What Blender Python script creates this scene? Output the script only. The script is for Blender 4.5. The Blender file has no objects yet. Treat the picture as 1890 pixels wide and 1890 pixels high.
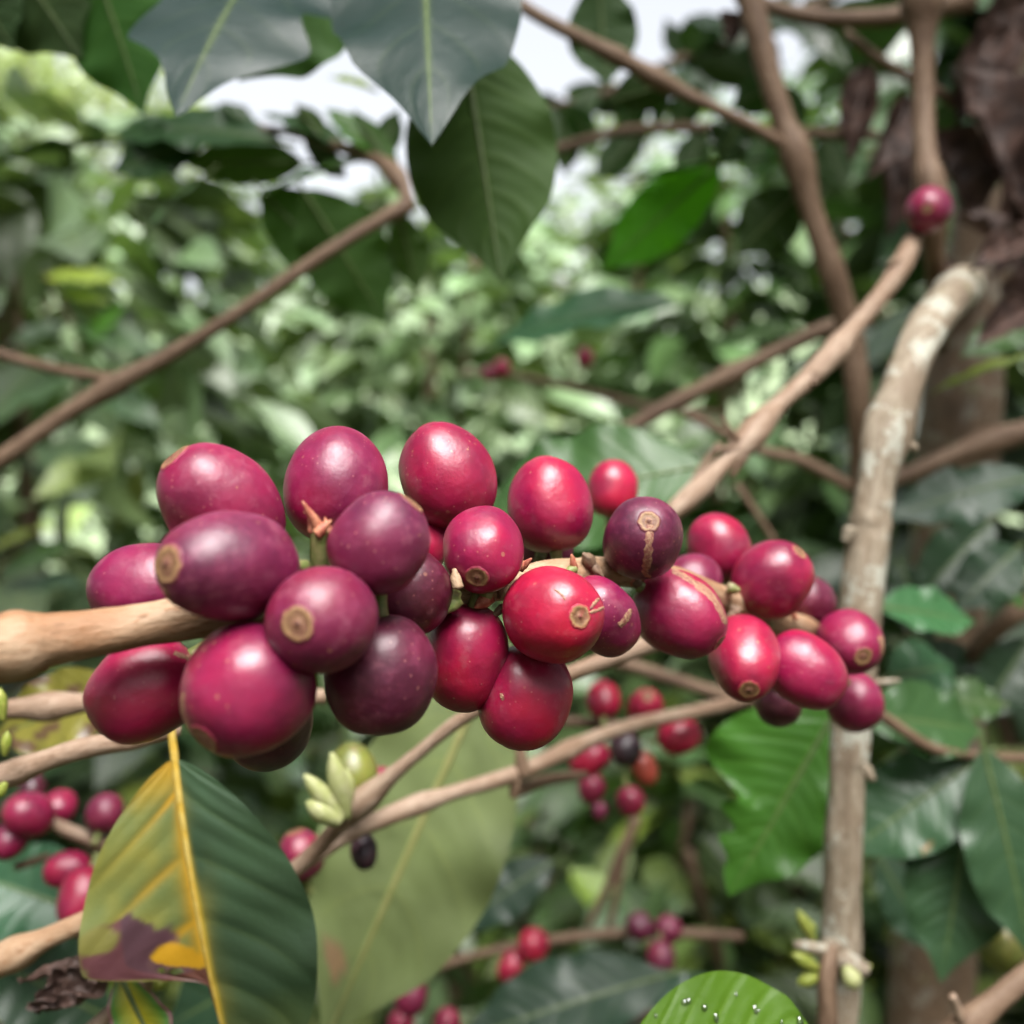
import bpy, math, random
import numpy as np
from mathutils import Vector, Matrix, noise

# ------------------------------------------------------------------ camera, sky, sun, exposure
scene = bpy.context.scene
col = scene.collection
random.seed(7)
CAM_Z = 1.30
FPX = 1890.0                                  # focal length in photo pixels (square frame 1890 px)

cd = bpy.data.cameras.new('camera')
cam = bpy.data.objects.new('camera', cd)
col.objects.link(cam)
cam.location = (0, 0, CAM_Z)
cam.rotation_euler = (math.radians(90), 0, 0)
cd.sensor_width = 36.0
cd.lens = 36.0
cd.clip_start = 0.005
cd.clip_end = 500
cd.dof.use_dof = True
cd.dof.focus_distance = 0.148
cd.dof.aperture_fstop = 36.0 / 2.7
scene.camera = cam

SUN_EL, SUN_AZ = 62.0, 14.0                   # sun veiled by cloud, behind the camera, a little to the right
w = bpy.data.worlds.new('World')
scene.world = w
w.use_nodes = True
wn, wl = w.node_tree.nodes, w.node_tree.links
wn.clear()
sky = wn.new('ShaderNodeTexSky')
sky.sky_type = 'NISHITA'
sky.sun_disc = False
sky.sun_elevation = math.radians(SUN_EL)
sky.sun_rotation = math.radians(180 - SUN_AZ)
sky.air_density = 1.0
sky.dust_density = 6.0
hs = wn.new('ShaderNodeHueSaturation')
hs.inputs['Saturation'].default_value = 0.22   # overcast: nearly white
bgn = wn.new('ShaderNodeBackground')
bgn.inputs['Strength'].default_value = 0.15
wo = wn.new('ShaderNodeOutputWorld')
wl.new(sky.outputs[0], hs.inputs['Color'])
wl.new(hs.outputs[0], bgn.inputs['Color'])
wl.new(bgn.outputs[0], wo.inputs['Surface'])

sd = bpy.data.lights.new('sun', 'SUN')
sd.energy = 3.8
sd.angle = math.radians(52)
sd.color = (1.0, 0.97, 0.93)
sun = bpy.data.objects.new('sun', sd)
col.objects.link(sun)
_e, _a = math.radians(SUN_EL), math.radians(SUN_AZ)
to_sun = Vector((math.sin(_a) * math.cos(_e), -math.cos(_a) * math.cos(_e), math.sin(_e)))
sun.rotation_euler = to_sun.to_track_quat('Z', 'Y').to_euler()

vs = scene.view_settings
vs.view_transform = 'Standard'
vs.look = 'None'
vs.gamma = 1.0
vs.exposure = 1.34
vs.use_curve_mapping = False
scene.cycles.use_denoising = True
scene.cycles.max_bounces = 8
scene.cycles.caustics_reflective = False
scene.cycles.caustics_refractive = False


# ------------------------------------------------------------------ helpers
def P(px, py, d):
    """A point at depth d metres that the photo shows at (px, py)."""
    return Vector(((px - 945) / FPX * d, d, CAM_Z - (py - 945) / FPX * d))


def tag(o, label=None, cat=None, group=None, kind=None):
    if label: o['label'] = label
    if cat: o['category'] = cat
    if group: o['group'] = group
    if kind: o['kind'] = kind
    return o


def thing(name, loc, label, cat, group=None):
    o = bpy.data.objects.new(name, None)
    col.objects.link(o)
    o.location = loc
    o.empty_display_size = 0.01
    return tag(o, label, cat, group)


def link(name, me, mat, parent=None, color=None):
    o = bpy.data.objects.new(name, me)
    col.objects.link(o)
    if mat and not me.materials:
        me.materials.append(mat)
    if parent: o.parent = parent
    if color: o.color = color
    return o


def mesh(name, verts, faces, smooth=True, uv=None, attrs=None):
    me = bpy.data.meshes.new(name)
    me.from_pydata([tuple(v) for v in verts], [], faces)
    if smooth:
        me.polygons.foreach_set('use_smooth', [True] * len(me.polygons))
    if uv is not None:
        lay = me.uv_layers.new(name='UVMap')
        idx = np.empty(len(me.loops), dtype=np.int32)
        me.loops.foreach_get('vertex_index', idx)
        lay.data.foreach_set('uv', np.asarray(uv, dtype=np.float32)[idx].ravel())
    for an, (typ, data) in (attrs or {}).items():
        a = me.attributes.new(an, typ, 'POINT')
        key = {'FLOAT': 'value', 'FLOAT_VECTOR': 'vector', 'FLOAT_COLOR': 'color'}[typ]
        a.data.foreach_set(key, np.asarray(data, dtype=np.float32).ravel())
    me.update()
    return me


# ------------------------------------------------------------------ materials
class NT:
    def __init__(self, name):
        self.m = bpy.data.materials.new(name)
        self.m.use_nodes = True
        self.t = self.m.node_tree
        self.t.nodes.clear()
        self.out = self.n('ShaderNodeOutputMaterial')

    def n(self, typ, **kw):
        nd = self.t.nodes.new(typ)
        for k, v in kw.items(): setattr(nd, k, v)
        return nd

    def set(self, sock, v):
        if isinstance(v, bpy.types.NodeSocket): self.t.links.new(v, sock)
        else: sock.default_value = v

    def math(self, op, a, b=0.0, c=0.0, clamp=False):
        nd = self.n('ShaderNodeMath', operation=op, use_clamp=clamp)
        for i, v in enumerate((a, b, c)): self.set(nd.inputs[i], v)
        return nd.outputs[0]

    def mix(self, f, a, b, blend='MIX'):
        nd = self.n('ShaderNodeMix', data_type='RGBA', blend_type=blend)
        self.set(nd.inputs[0], f)
        self.set(nd.inputs[6], a if isinstance(a, bpy.types.NodeSocket) else tuple(a) + (1,))
        self.set(nd.inputs[7], b if isinstance(b, bpy.types.NodeSocket) else tuple(b) + (1,))
        return nd.outputs[2]

    def noise(self, vec, scale, detail=2.0, rough=0.5):
        nd = self.n('ShaderNodeTexNoise')
        self.set(nd.inputs['Vector'], vec)
        nd.inputs['Scale'].default_value = scale
        nd.inputs['Detail'].default_value = detail
        nd.inputs['Roughness'].default_value = rough
        return nd.outputs['Fac']

    def vor(self, vec, scale):
        nd = self.n('ShaderNodeTexVoronoi')
        self.set(nd.inputs['Vector'], vec)
        nd.inputs['Scale'].default_value = scale
        return nd.outputs['Distance'], nd.outputs['Color']

    def ramp(self, f, lo, hi):
        nd = self.n('ShaderNodeMapRange')
        nd.interpolation_type = 'SMOOTHSTEP'
        self.set(nd.inputs[0], f)
        nd.inputs[1].default_value = lo
        nd.inputs[2].default_value = hi
        return nd.outputs[0]

    def bump(self, h, strength, dist):
        nd = self.n('ShaderNodeBump')
        nd.inputs['Strength'].default_value = strength
        nd.inputs['Distance'].default_value = dist
        self.set(nd.inputs['Height'], h)
        return nd.outputs[0]

    def bsdf(self, base, rough, normal=None, **kw):
        nd = self.n('ShaderNodeBsdfPrincipled')
        self.set(nd.inputs['Base Color'], base if isinstance(base, bpy.types.NodeSocket) else tuple(base) + (1,))
        self.set(nd.inputs['Roughness'], rough)
        if normal is not None: self.set(nd.inputs['Normal'], normal)
        for k, v in kw.items(): self.set(nd.inputs[k.replace('_', ' ')], v)
        return nd

    def done(self, shader):
        self.t.links.new(shader, self.out.inputs['Surface'])
        return self.m


def mat_cherry():
    k = NT('cherry_skin')
    tc = k.n('ShaderNodeTexCoord').outputs['Object']
    oi = k.n('ShaderNodeObjectInfo')
    off = k.n('ShaderNodeVectorMath', operation='ADD')
    k.set(off.inputs[0], tc)
    cmb = k.n('ShaderNodeCombineXYZ')
    k.set(cmb.inputs[0], k.math('MULTIPLY', oi.outputs['Random'], 3.7))
    k.set(off.inputs[1], cmb.outputs[0])
    v = off.outputs[0]
    base = oi.outputs['Color']
    bloom = oi.outputs['Alpha']
    blotch = k.ramp(k.noise(v, 95, 4, 0.6), 0.36, 0.70)
    dark = k.mix(1.0, base, (0.42, 0.50, 0.62), 'MULTIPLY')
    c = k.mix(k.math('MULTIPLY', blotch, 0.75), base, dark)
    # warm, redder clouds under the skin
    red = k.mix(1.0, base, (1.45, 0.9, 0.7), 'MULTIPLY')
    c = k.mix(k.math('MULTIPLY', k.ramp(k.noise(v, 75, 2), 0.5, 0.72), 0.55), c, red)
    # bloom: fine dusty wax
    wax = k.math('MULTIPLY', k.ramp(k.noise(v, 420, 4, 0.7), 0.42, 0.75), k.math('MULTIPLY', bloom, 0.30))
    c = k.mix(wax, c, (0.30, 0.06, 0.13))
    scuff = k.math('MULTIPLY', k.ramp(k.noise(v, 210, 5, 0.75), 0.54, 0.70), 0.42)
    c = k.mix(scuff, c, k.mix(0.5, c, (0.26, 0.11, 0.12)))
    # pale lenticel specks, two sizes, most cells empty
    d1, c1 = k.vor(v, 760)
    sep = k.n('ShaderNodeSeparateColor'); k.set(sep.inputs[0], c1)
    on1 = k.math('MULTIPLY', k.math('LESS_THAN', d1, k.math('MULTIPLY', sep.outputs[1], 0.24)),
                 k.math('GREATER_THAN', sep.outputs[0], 0.42))
    d2, c2 = k.vor(v, 1250)
    sep2 = k.n('ShaderNodeSeparateColor'); k.set(sep2.inputs[0], c2)
    on2 = k.math('MULTIPLY', k.math('LESS_THAN', d2, 0.16), k.math('GREATER_THAN', sep2.outputs[0], 0.62))
    patch = k.ramp(k.noise(v, 110, 3), 0.49, 0.63)
    c = k.mix(k.math('MULTIPLY', k.math('MULTIPLY', on1, patch), 0.66), c, (0.36, 0.16, 0.10))
    c = k.mix(k.math('MULTIPLY', k.math('MULTIPLY', on2, k.ramp(k.noise(v, 140, 2), 0.42, 0.6)), 0.5), c, (0.46, 0.19, 0.17))
    h = k.math('ADD', k.math('MULTIPLY', k.noise(v, 900, 3, 0.6), 0.5), k.math('MULTIPLY', k.noise(v, 220, 2), 1.6))
    nrm = k.bump(h, 0.22, 0.0006)
    rough = k.math('ADD', k.math('ADD', 0.28, k.math('MULTIPLY', bloom, 0.12)),
                   k.math('MULTIPLY', k.noise(v, 330, 3, 0.6), 0.12))
    b = k.bsdf(c, rough, nrm, Specular_IOR_Level=0.66, Subsurface_Weight=0.12, Subsurface_Radius=(1.0, 0.15, 0.15),
               Subsurface_Scale=0.0015)
    return k.done(b.outputs[0])


def mat_navel():
    k = NT('navel_scar')
    at = k.n('ShaderNodeAttribute', attribute_name='rr').outputs['Fac']
    tc = k.n('ShaderNodeTexCoord').outputs['Object']
    nz = k.noise(tc, 1500, 4, 0.65)
    r = k.math('ADD', at, k.math('MULTIPLY', k.math('SUBTRACT', nz, 0.5), 0.42))
    cr = k.n('ShaderNodeValToRGB')
    k.set(cr.inputs[0], r)
    e = cr.color_ramp.elements
    e[0].position = 0.0; e[0].color = (0.11, 0.040, 0.028, 1)
    e[1].position = 1.0; e[1].color = (0.20, 0.05, 0.045, 1)
    for p, c in ((0.14, (0.10, 0.035, 0.022, 1)), (0.24, (0.22, 0.11, 0.06, 1)), (0.42, (0.15, 0.070, 0.035, 1)),
                 (0.58, (0.16, 0.085, 0.036, 1)), (0.76, (0.29, 0.17, 0.075, 1)), (0.90, (0.22, 0.10, 0.05, 1))):
        q = e.new(p); q.color = c
    nrm = k.bump(nz, 0.5, 0.0004)
    skin = k.n('ShaderNodeObjectInfo').outputs['Color']
    c = k.mix(k.ramp(r, 0.74, 1.0), cr.outputs[0], skin)
    blot = k.ramp(k.noise(tc, 700, 3, 0.6), 0.42, 0.66)
    c = k.mix(k.math('MULTIPLY', blot, 0.45), c, k.mix(0.5, skin, (0.12, 0.06, 0.03)))
    return k.done(k.bsdf(c, 0.55, nrm).outputs[0])


def mat_scar():
    k = NT('corky_scar')
    tc = k.n('ShaderNodeTexCoord').outputs['Object']
    nz = k.noise(tc, 1800, 4, 0.7)
    c = k.mix(k.ramp(nz, 0.35, 0.65), (0.20, 0.06, 0.05), (0.32, 0.19, 0.11))
    return k.done(k.bsdf(c, 0.6, k.bump(nz, 0.6, 0.0004)).outputs[0])


def mat_bark(name, c0, c1, c2, lichen=0.0, streak=1.0, rough=0.62):
    k = NT(name)
    at = k.n('ShaderNodeAttribute', attribute_name='bark').outputs['Vector']
    a = k.noise(at, 420, 4, 0.6)
    b = k.noise(at, 1500, 3, 0.7)
    big = k.noise(at, 90, 3, 0.55)
    c = k.mix(k.ramp(a, 0.36, 0.66), c0, c1)
    c = k.mix(k.math('MULTIPLY', k.ramp(b, 0.52, 0.72), 0.55 * streak), c, c2)
    c = k.mix(k.math('MULTIPLY', k.ramp(big, 0.50, 0.66), 0.6), c, c2)
    d, vc = k.vor(at, 900)
    c = k.mix(k.math('MULTIPLY', k.math('LESS_THAN', d, 0.16), 0.4), c, tuple(x * 0.45 for x in c2))
    if lichen:
        tc = k.n('ShaderNodeTexCoord').outputs['Object']
        lm = k.math('MULTIPLY', k.ramp(k.noise(tc, 95, 6, 0.7), 0.535, 0.575), lichen)
        c = k.mix(k.math('MULTIPLY', lm, 0.8), c, (0.40, 0.40, 0.34))
        mo = k.math('MULTIPLY', k.ramp(k.noise(tc, 45, 3, 0.6), 0.58, 0.68), 0.6)
        c = k.mix(mo, c, (0.17, 0.19, 0.08))
    h = k.math('ADD', k.math('MULTIPLY', a, 1.0), k.math('MULTIPLY', b, 0.5))
    return k.done(k.bsdf(c, rough, k.bump(h, 0.55, 0.0009), Specular_IOR_Level=0.35).outputs[0])


def mat_leaf(name, painted=False, vb=0.42, wet=0.0, veins=7.0, rough=0.32, spec=0.36):
    """Leaf colour comes from the object (or a colour attribute); veins and blemishes follow the UV of the blade."""
    k = NT(name)
    oi = k.n('ShaderNodeObjectInfo')
    geo = k.n('ShaderNodeNewGeometry')
    uvn = k.n('ShaderNodeUVMap').outputs[0]
    sx = k.n('ShaderNodeSeparateXYZ'); k.set(sx.inputs[0], uvn)
    u, v = sx.outputs[0], sx.outputs[1]
    av = k.math('ABSOLUTE', k.math('SUBTRACT', k.math('MULTIPLY', v, 2.0), 1.0))
    if painted:
        base = k.n('ShaderNodeAttribute', attribute_name='col').outputs['Color']
    else:
        base = oi.outputs['Color']
        hv = k.n('ShaderNodeHueSaturation')
        isl = geo.outputs['Random Per Island']
        rnd = k.math('FRACT', k.math('ADD', k.math('MULTIPLY', isl, 7.13), oi.outputs['Random']))
        k.set(hv.inputs['Hue'], k.math('ADD', 0.485, k.math('MULTIPLY', rnd, 0.03)))
        k.set(hv.inputs['Value'], k.math('ADD', 0.75, k.math('MULTIPLY', rnd, 0.5)))
        k.set(hv.inputs['Color'], base)
        base = hv.outputs[0]
    # lateral veins
    ph = k.math('MULTIPLY', k.math('SUBTRACT', u, k.math('MULTIPLY', k.math('POWER', av, 1.4), 0.20)), veins)
    fr = k.math('ABSOLUTE', k.math('SUBTRACT', k.math('FRACT', ph), 0.5))     # 0 on a vein
    vm = k.math('SUBTRACT', 1.0, k.ramp(fr, 0.0, 0.075))
    fade = k.math('SUBTRACT', 1.0, k.ramp(av, 0.55, 0.98))
    vm = k.math('MULTIPLY', vm, fade)
    mid = k.math('SUBTRACT', 1.0, k.ramp(av, 0.02, 0.07))
    tc = k.n('ShaderNodeTexCoord').outputs['Object']
    mott = k.noise(tc, 55, 4, 0.6)
    c = k.mix(k.math('MULTIPLY', k.ramp(mott, 0.4, 0.7), 0.35), base, k.mix(1.0, base, (0.7, 0.75, 0.6), 'MULTIPLY'))
    light = k.mix(0.22, k.mix(1.0, base, (1.7, 1.5, 1.2), 'MULTIPLY'), (0.20, 0.26, 0.07))
    c = k.mix(k.math('MULTIPLY', k.math('MAXIMUM', k.math('MULTIPLY', vm, 0.32), mid), 0.6), c, light)
    # small brown blemishes, different on each leaf
    off = k.n('ShaderNodeVectorMath', operation='ADD')
    cmb = k.n('ShaderNodeCombineXYZ'); k.set(cmb.inputs[1], k.math('MULTIPLY', oi.outputs['Random'], 9.0))
    k.set(off.inputs[0], tc); k.set(off.inputs[1], cmb.outputs[0])
    spot = k.ramp(k.noise(off.outputs[0], 85, 3, 0.55), 0.73, 0.77)
    c = k.mix(k.math('MULTIPLY', spot, 0.7), c, (0.26, 0.15, 0.07))
    back = geo.outputs['Backfacing']
    under = k.mix(0.15, k.mix(1.0, c, (1.1, 1.1, 1.05), 'MULTIPLY'), (0.10, 0.14, 0.05))
    cc = k.mix(back, c, under)
    h = k.math('ADD', k.math('MULTIPLY', k.noise(tc, 700, 3, 0.6), 0.35), k.math('MULTIPLY', k.ramp(fr, 0.0, 0.25), vb))
    nrm = k.bump(h, 0.35, 0.0008)
    ro = k.math('ADD', k.math('ADD', rough, k.math('MULTIPLY', back, 0.22)), k.math('SUBTRACT', k.math('MULTIPLY', k.noise(tc, 130, 5, 0.7), 0.36), 0.14))
    pb = k.bsdf(cc, ro, nrm, Specular_IOR_Level=k.math('MULTIPLY', spec, k.math('SUBTRACT', 1.0, k.math('MULTIPLY', back, 0.55))), Coat_Weight=wet, Coat_Roughness=0.08)
    tr = k.n('ShaderNodeBsdfTranslucent')
    tcol = k.mix(1.0, c, (1.9, 2.0, 0.75), 'MULTIPLY')
    k.set(tr.inputs['Color'], tcol)
    mx = k.n('ShaderNodeMixShader')
    k.set(mx.inputs[0], k.math('MULTIPLY', oi.outputs['Alpha'], 0.6))
    k.t.links.new(pb.outputs[0], mx.inputs[1])
    k.t.links.new(tr.outputs[0], mx.inputs[2])
    return k.done(mx.outputs[0])


def mat_plain(name, c, c2, scale, rough=0.55, spec=0.4, trans=0.0):
    k = NT(name)
    tc = k.n('ShaderNodeTexCoord').outputs['Object']
    nz = k.noise(tc, scale, 4, 0.6)
    cc = k.mix(k.ramp(nz, 0.35, 0.68), c, c2)
    pb = k.bsdf(cc, rough, k.bump(nz, 0.4, 0.3 / scale), Specular_IOR_Level=spec)
    if not trans: return k.done(pb.outputs[0])
    tr = k.n('ShaderNodeBsdfTranslucent'); k.set(tr.inputs['Color'], cc)
    mx = k.n('ShaderNodeMixShader'); mx.inputs[0].default_value = trans
    k.t.links.new(pb.outputs[0], mx.inputs[1]); k.t.links.new(tr.outputs[0], mx.inputs[2])
    return k.done(mx.outputs[0])


M_CHERRY, M_NAVEL, M_SCAR = mat_cherry(), mat_navel(), mat_scar()
M_TAN = mat_bark('tan_bark', (0.28, 0.170, 0.098), (0.37, 0.255, 0.165), (0.20, 0.080, 0.026), streak=1.5)
M_PINK = mat_bark('smooth_tan_bark', (0.235, 0.155, 0.105), (0.32, 0.235, 0.175), (0.14, 0.075, 0.042), streak=1.4)
M_GREY = mat_bark('lichened_bark', (0.205, 0.160, 0.112), (0.29, 0.245, 0.185), (0.135, 0.092, 0.060), lichen=1.0, streak=1.5)
M_BROWN = mat_bark('brown_bark', (0.135, 0.083, 0.052), (0.19, 0.125, 0.082), (0.075, 0.042, 0.027), streak=1.4)
M_TRUNK = mat_bark('trunk_bark', (0.110, 0.072, 0.044), (0.165, 0.110, 0.072), (0.066, 0.044, 0.028), lichen=0.35)
M_LEAF = mat_leaf('coffee_leaf_blade')
M_PAINT = mat_leaf('mottled_leaf_blade', painted=True, rough=0.34, veins=6.0, spec=0.6)
M_GLOSS = mat_leaf('glossy_leaf_blade', rough=0.30, spec=0.26, vb=0.12)
M_WET = mat_leaf('wet_leaf_blade', rough=0.40, spec=0.22)
M_FAR = mat_leaf('background_leaf_blade', rough=0.36, spec=0.75)
M_DRY = mat_plain('dried_leaf', (0.034, 0.019, 0.015), (0.100, 0.056, 0.044), 120, 0.6, 0.4, 0.15)
M_RIB = mat_plain('midrib', (0.060, 0.095, 0.028), (0.09, 0.125, 0.042), 300, 0.45)
M_RIBY = mat_plain('yellow_midrib', (0.42, 0.27, 0.035), (0.46, 0.34, 0.09), 300, 0.4)
M_STALK = mat_plain('green_stalk', (0.13, 0.17, 0.045), (0.22, 0.21, 0.085), 700, 0.45)
M_BUD = mat_plain('pale_bud', (0.34, 0.37, 0.14), (0.42, 0.43, 0.22), 500, 0.45, 0.4, 0.2)
M_BUDG = mat_plain('green_bud', (0.20, 0.25, 0.035), (0.30, 0.32, 0.07), 500, 0.4, 0.4, 0.2)
M_CALYX = mat_plain('dried_calyx', (0.26, 0.06, 0.04), (0.42, 0.18, 0.10), 1200, 0.55)
M_GROUND = mat_plain('leaf_litter_soil', (0.035, 0.03, 0.015), (0.07, 0.075, 0.03), 6, 0.9, 0.2)
M_HILL = mat_plain('hazed_hillside', (0.15, 0.20, 0.11), (0.22, 0.27, 0.17), 1.2, 0.9, 0.2)  # distance haze is mixed into this pale colour
kd = NT('water_drop')
_tb = kd.n('ShaderNodeBsdfTransparent')
_gl = kd.n('ShaderNodeBsdfGlossy'); _gl.inputs['Roughness'].default_value = 0.05
_fr = kd.n('ShaderNodeFresnel'); _fr.inputs['IOR'].default_value = 1.6
_mx = kd.n('ShaderNodeMixShader'); kd.set(_mx.inputs[0], kd.math('ADD', _fr.outputs[0], 0.10))
kd.t.links.new(_tb.outputs[0], _mx.inputs[1]); kd.t.links.new(_gl.outputs[0], _mx.inputs[2])
M_DROP = kd.done(_mx.outputs[0])


# ------------------------------------------------------------------ tubes (stems, twigs, stalks)
def catmull(pts, n):
    pts = [np.array(p, float) for p in pts]
    ext = [2 * pts[0] - pts[1]] + pts + [2 * pts[-1] - pts[-2]]
    out = []
    for i in range(1, len(ext) - 2):
        p0, p1, p2, p3 = ext[i - 1:i + 3]
        for j in range(n):
            t = j / n
            out.append(0.5 * (2 * p1 + (p2 - p0) * t + (2 * p0 - 5 * p1 + 4 * p2 - p3) * t * t + (3 * p1 - p0 - 3 * p2 + p3) * t ** 3))
    out.append(pts[-1])
    return np.array(out)


def tube_mesh(name, pts, origin, ring=16, step=8, rough=0.05, nodes=(), node_amp=0.25, seed=0, uvscale=1.0):
    """pts: (x, y, z, radius). nodes: fractions along the tube that swell like the joints of a coffee twig."""
    c = catmull([tuple(p) for p in pts], step)
    ctr, rad = c[:, :3] - np.array(origin), np.abs(c[:, 3])
    n = len(ctr)
    tan = np.gradient(ctr, axis=0)
    tan /= np.linalg.norm(tan, axis=1)[:, None] + 1e-12
    ref = np.array([0.0, 0.0, 1.0]) if abs(tan[0][2]) < 0.9 else np.array([1.0, 0, 0])
    a = np.cross(tan[0], ref); a /= np.linalg.norm(a)
    s = np.concatenate([[0], np.cumsum(np.linalg.norm(np.diff(ctr, axis=0), axis=1))])
    L = s[-1]
    V, B, F = [], [], []
    for i in range(n):
        a = a - tan[i] * np.dot(a, tan[i]); a /= np.linalg.norm(a)
        b = np.cross(tan[i], a)
        r = rad[i]
        for nd in nodes:
            d = (s[i] - nd * L) / (2.2 * r + 1e-9)
            r = r * (1 + node_amp * math.exp(-d * d))
        for j in range(ring):
            th = 2 * math.pi * j / ring
            cs, sn = math.cos(th), math.sin(th)
            q = noise.noise(Vector((cs * 1.2 + seed, sn * 1.2, s[i] / (rad[i] * 3 + 1e-9))))
            q2 = noise.noise(Vector((cs * 3 + seed, sn * 3 + 5, s[i] / (rad[i] * 1.1 + 1e-9))))
            rr = r * (1 + rough * q + rough * 0.5 * q2)
            V.append(ctr[i] + (a * cs + b * sn) * rr)
            B.append((cs * rad[i] * uvscale, sn * rad[i] * uvscale, s[i] * 0.30 * uvscale + seed * 0.37))
    for i in range(n - 1):
        for j in range(ring):
            k = (j + 1) % ring
            F.append((i * ring + j, i * ring + k, (i + 1) * ring + k, (i + 1) * ring + j))
    for end, i in ((0, 0), (1, n - 1)):
        V.append(ctr[i] + tan[i] * rad[i] * (0.35 if end else -0.35)); B.append((0, 0, s[i] * 0.3 + seed * 0.37))
        k0 = len(V) - 1
        for j in range(ring):
            k = (j + 1) % ring
            F.append((k0, i * ring + k, i * ring + j) if not end else (k0, i * ring + j, i * ring + k))
    return mesh(name, V, F, True, None, {'bark': ('FLOAT_VECTOR', B)})


def wpts(pts):
    """(px, py, depth, width px) -> (x, y, z, radius)"""
    return [tuple(P(a, b, d)) + (wd / 2 / FPX * d,) for a, b, d, wd in pts]


SEED = [0]


def branch(name, pts, mat, label, cat='branch', group=None, nodes=(), amp=0.25, rough=0.06, ring=16, step=8, part='stem'):
    SEED[0] += 1
    q = wpts(pts)
    o = thing(name, q[0][:3], label, cat, group)
    link(part, tube_mesh(part, q, o.location, ring, step, rough, nodes, amp, SEED[0]), mat, o)
    return o


def subtube(name, parent, pts, mat, nodes=(), amp=0.25, ring=10, step=6, rough=0.05, origin=None):
    SEED[0] += 1
    org = origin if origin is not None else parent.location
    return link(name, tube_mesh(name, wpts(pts), org, ring, step, rough, nodes, amp, SEED[0]), mat, parent)


# ------------------------------------------------------------------ leaves
def outline(u, tipk=1.0):
    """Half width (0..1) of a coffee leaf blade at fraction u from the petiole."""
    a = math.sin(math.pi * min(1, max(0, u)) ** 0.92) ** 0.80
    if u > 0.76: a *= 1 - 0.55 * tipk * ((u - 0.76) / 0.24) ** 0.85
    return max(a, 0.0)


def leaf_geometry(A, B, hw, N, bend, side, fold, wave, nu, nv, wl=None, wr=None, crinkle=0.0, seed=0, veins=7, pucker=1.0,
                  twist=0.0, curl=0.0):
    A, B, N = Vector(A), Vector(B), Vector(N).normalized()
    T0 = (B - A)
    L = T0.length
    T0.normalize()
    N0 = (N - T0 * N.dot(T0)).normalized()
    S0 = T0.cross(N0)                              # to the right of base->tip, seen with N towards the viewer
    C = (A + B) / 2 + N0 * bend * L * 2 + S0 * side * L * 2
    V, UV = [], []
    mids = []
    for i in range(nu + 1):
        u = i / nu
        p = A * (1 - u) ** 2 + C * 2 * u * (1 - u) + B * u * u
        t = ((C - A) * (1 - u) + (B - C) * u).normalized()
        nn = (N0 - t * N0.dot(t)).normalized()
        ss = t.cross(nn)
        if twist:
            R = Matrix.Rotation(twist * (u - 0.3), 3, t)
            nn, ss = R @ nn, R @ ss
        mids.append((p, nn))
        for j in range(nv + 1):
            v = -1 + 2 * j / nv
            av = abs(v)
            f = (wl if v < 0 else wr)
            wd = hw * (f(u) if f else outline(u))
            ph = (u - 0.20 * av ** 1.4) * veins
            fr = abs(ph - math.floor(ph) - 0.5)     # 0 on a vein
            quilt = pucker * 0.030 * hw * (math.sin(math.pi * min(1, fr * 2)) - 0.5) * min(1, av * 4) * (1 - av ** 3) * min(1, u * 6) * min(1, (1 - u) * 5)
            edge = wave * hw * av ** 2 * (math.sin(u * 17 + (0 if v < 0 else 2.1) + seed) * 0.6 + math.sin(u * 31 + seed * 2 + (1.3 if v < 0 else 0)) * 0.4) * math.sin(math.pi * u)
            z = quilt + edge + abs(v) * wd * math.sin(fold) + curl * av * av * wd
            x = v * wd * math.cos(fold)
            q = p + ss * x + nn * z
            if crinkle:
                k = Vector((u * 5 + seed * 3.1, v * 2.2, seed))
                q = q + nn * crinkle * hw * (noise.noise(k) * 1.3 + 0.6 * noise.noise(k * 2.3)) + ss * crinkle * hw * 0.5 * noise.noise(k * 1.7 + Vector((9, 0, 0)))
            V.append(q)
            UV.append((u, (v + 1) / 2))
    F = []
    W = nv + 1
    for i in range(nu):
        for j in range(nv):
            F.append((i * W + j, i * W + j + 1, (i + 1) * W + j + 1, (i + 1) * W + j))
    return V, F, UV, mids


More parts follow.
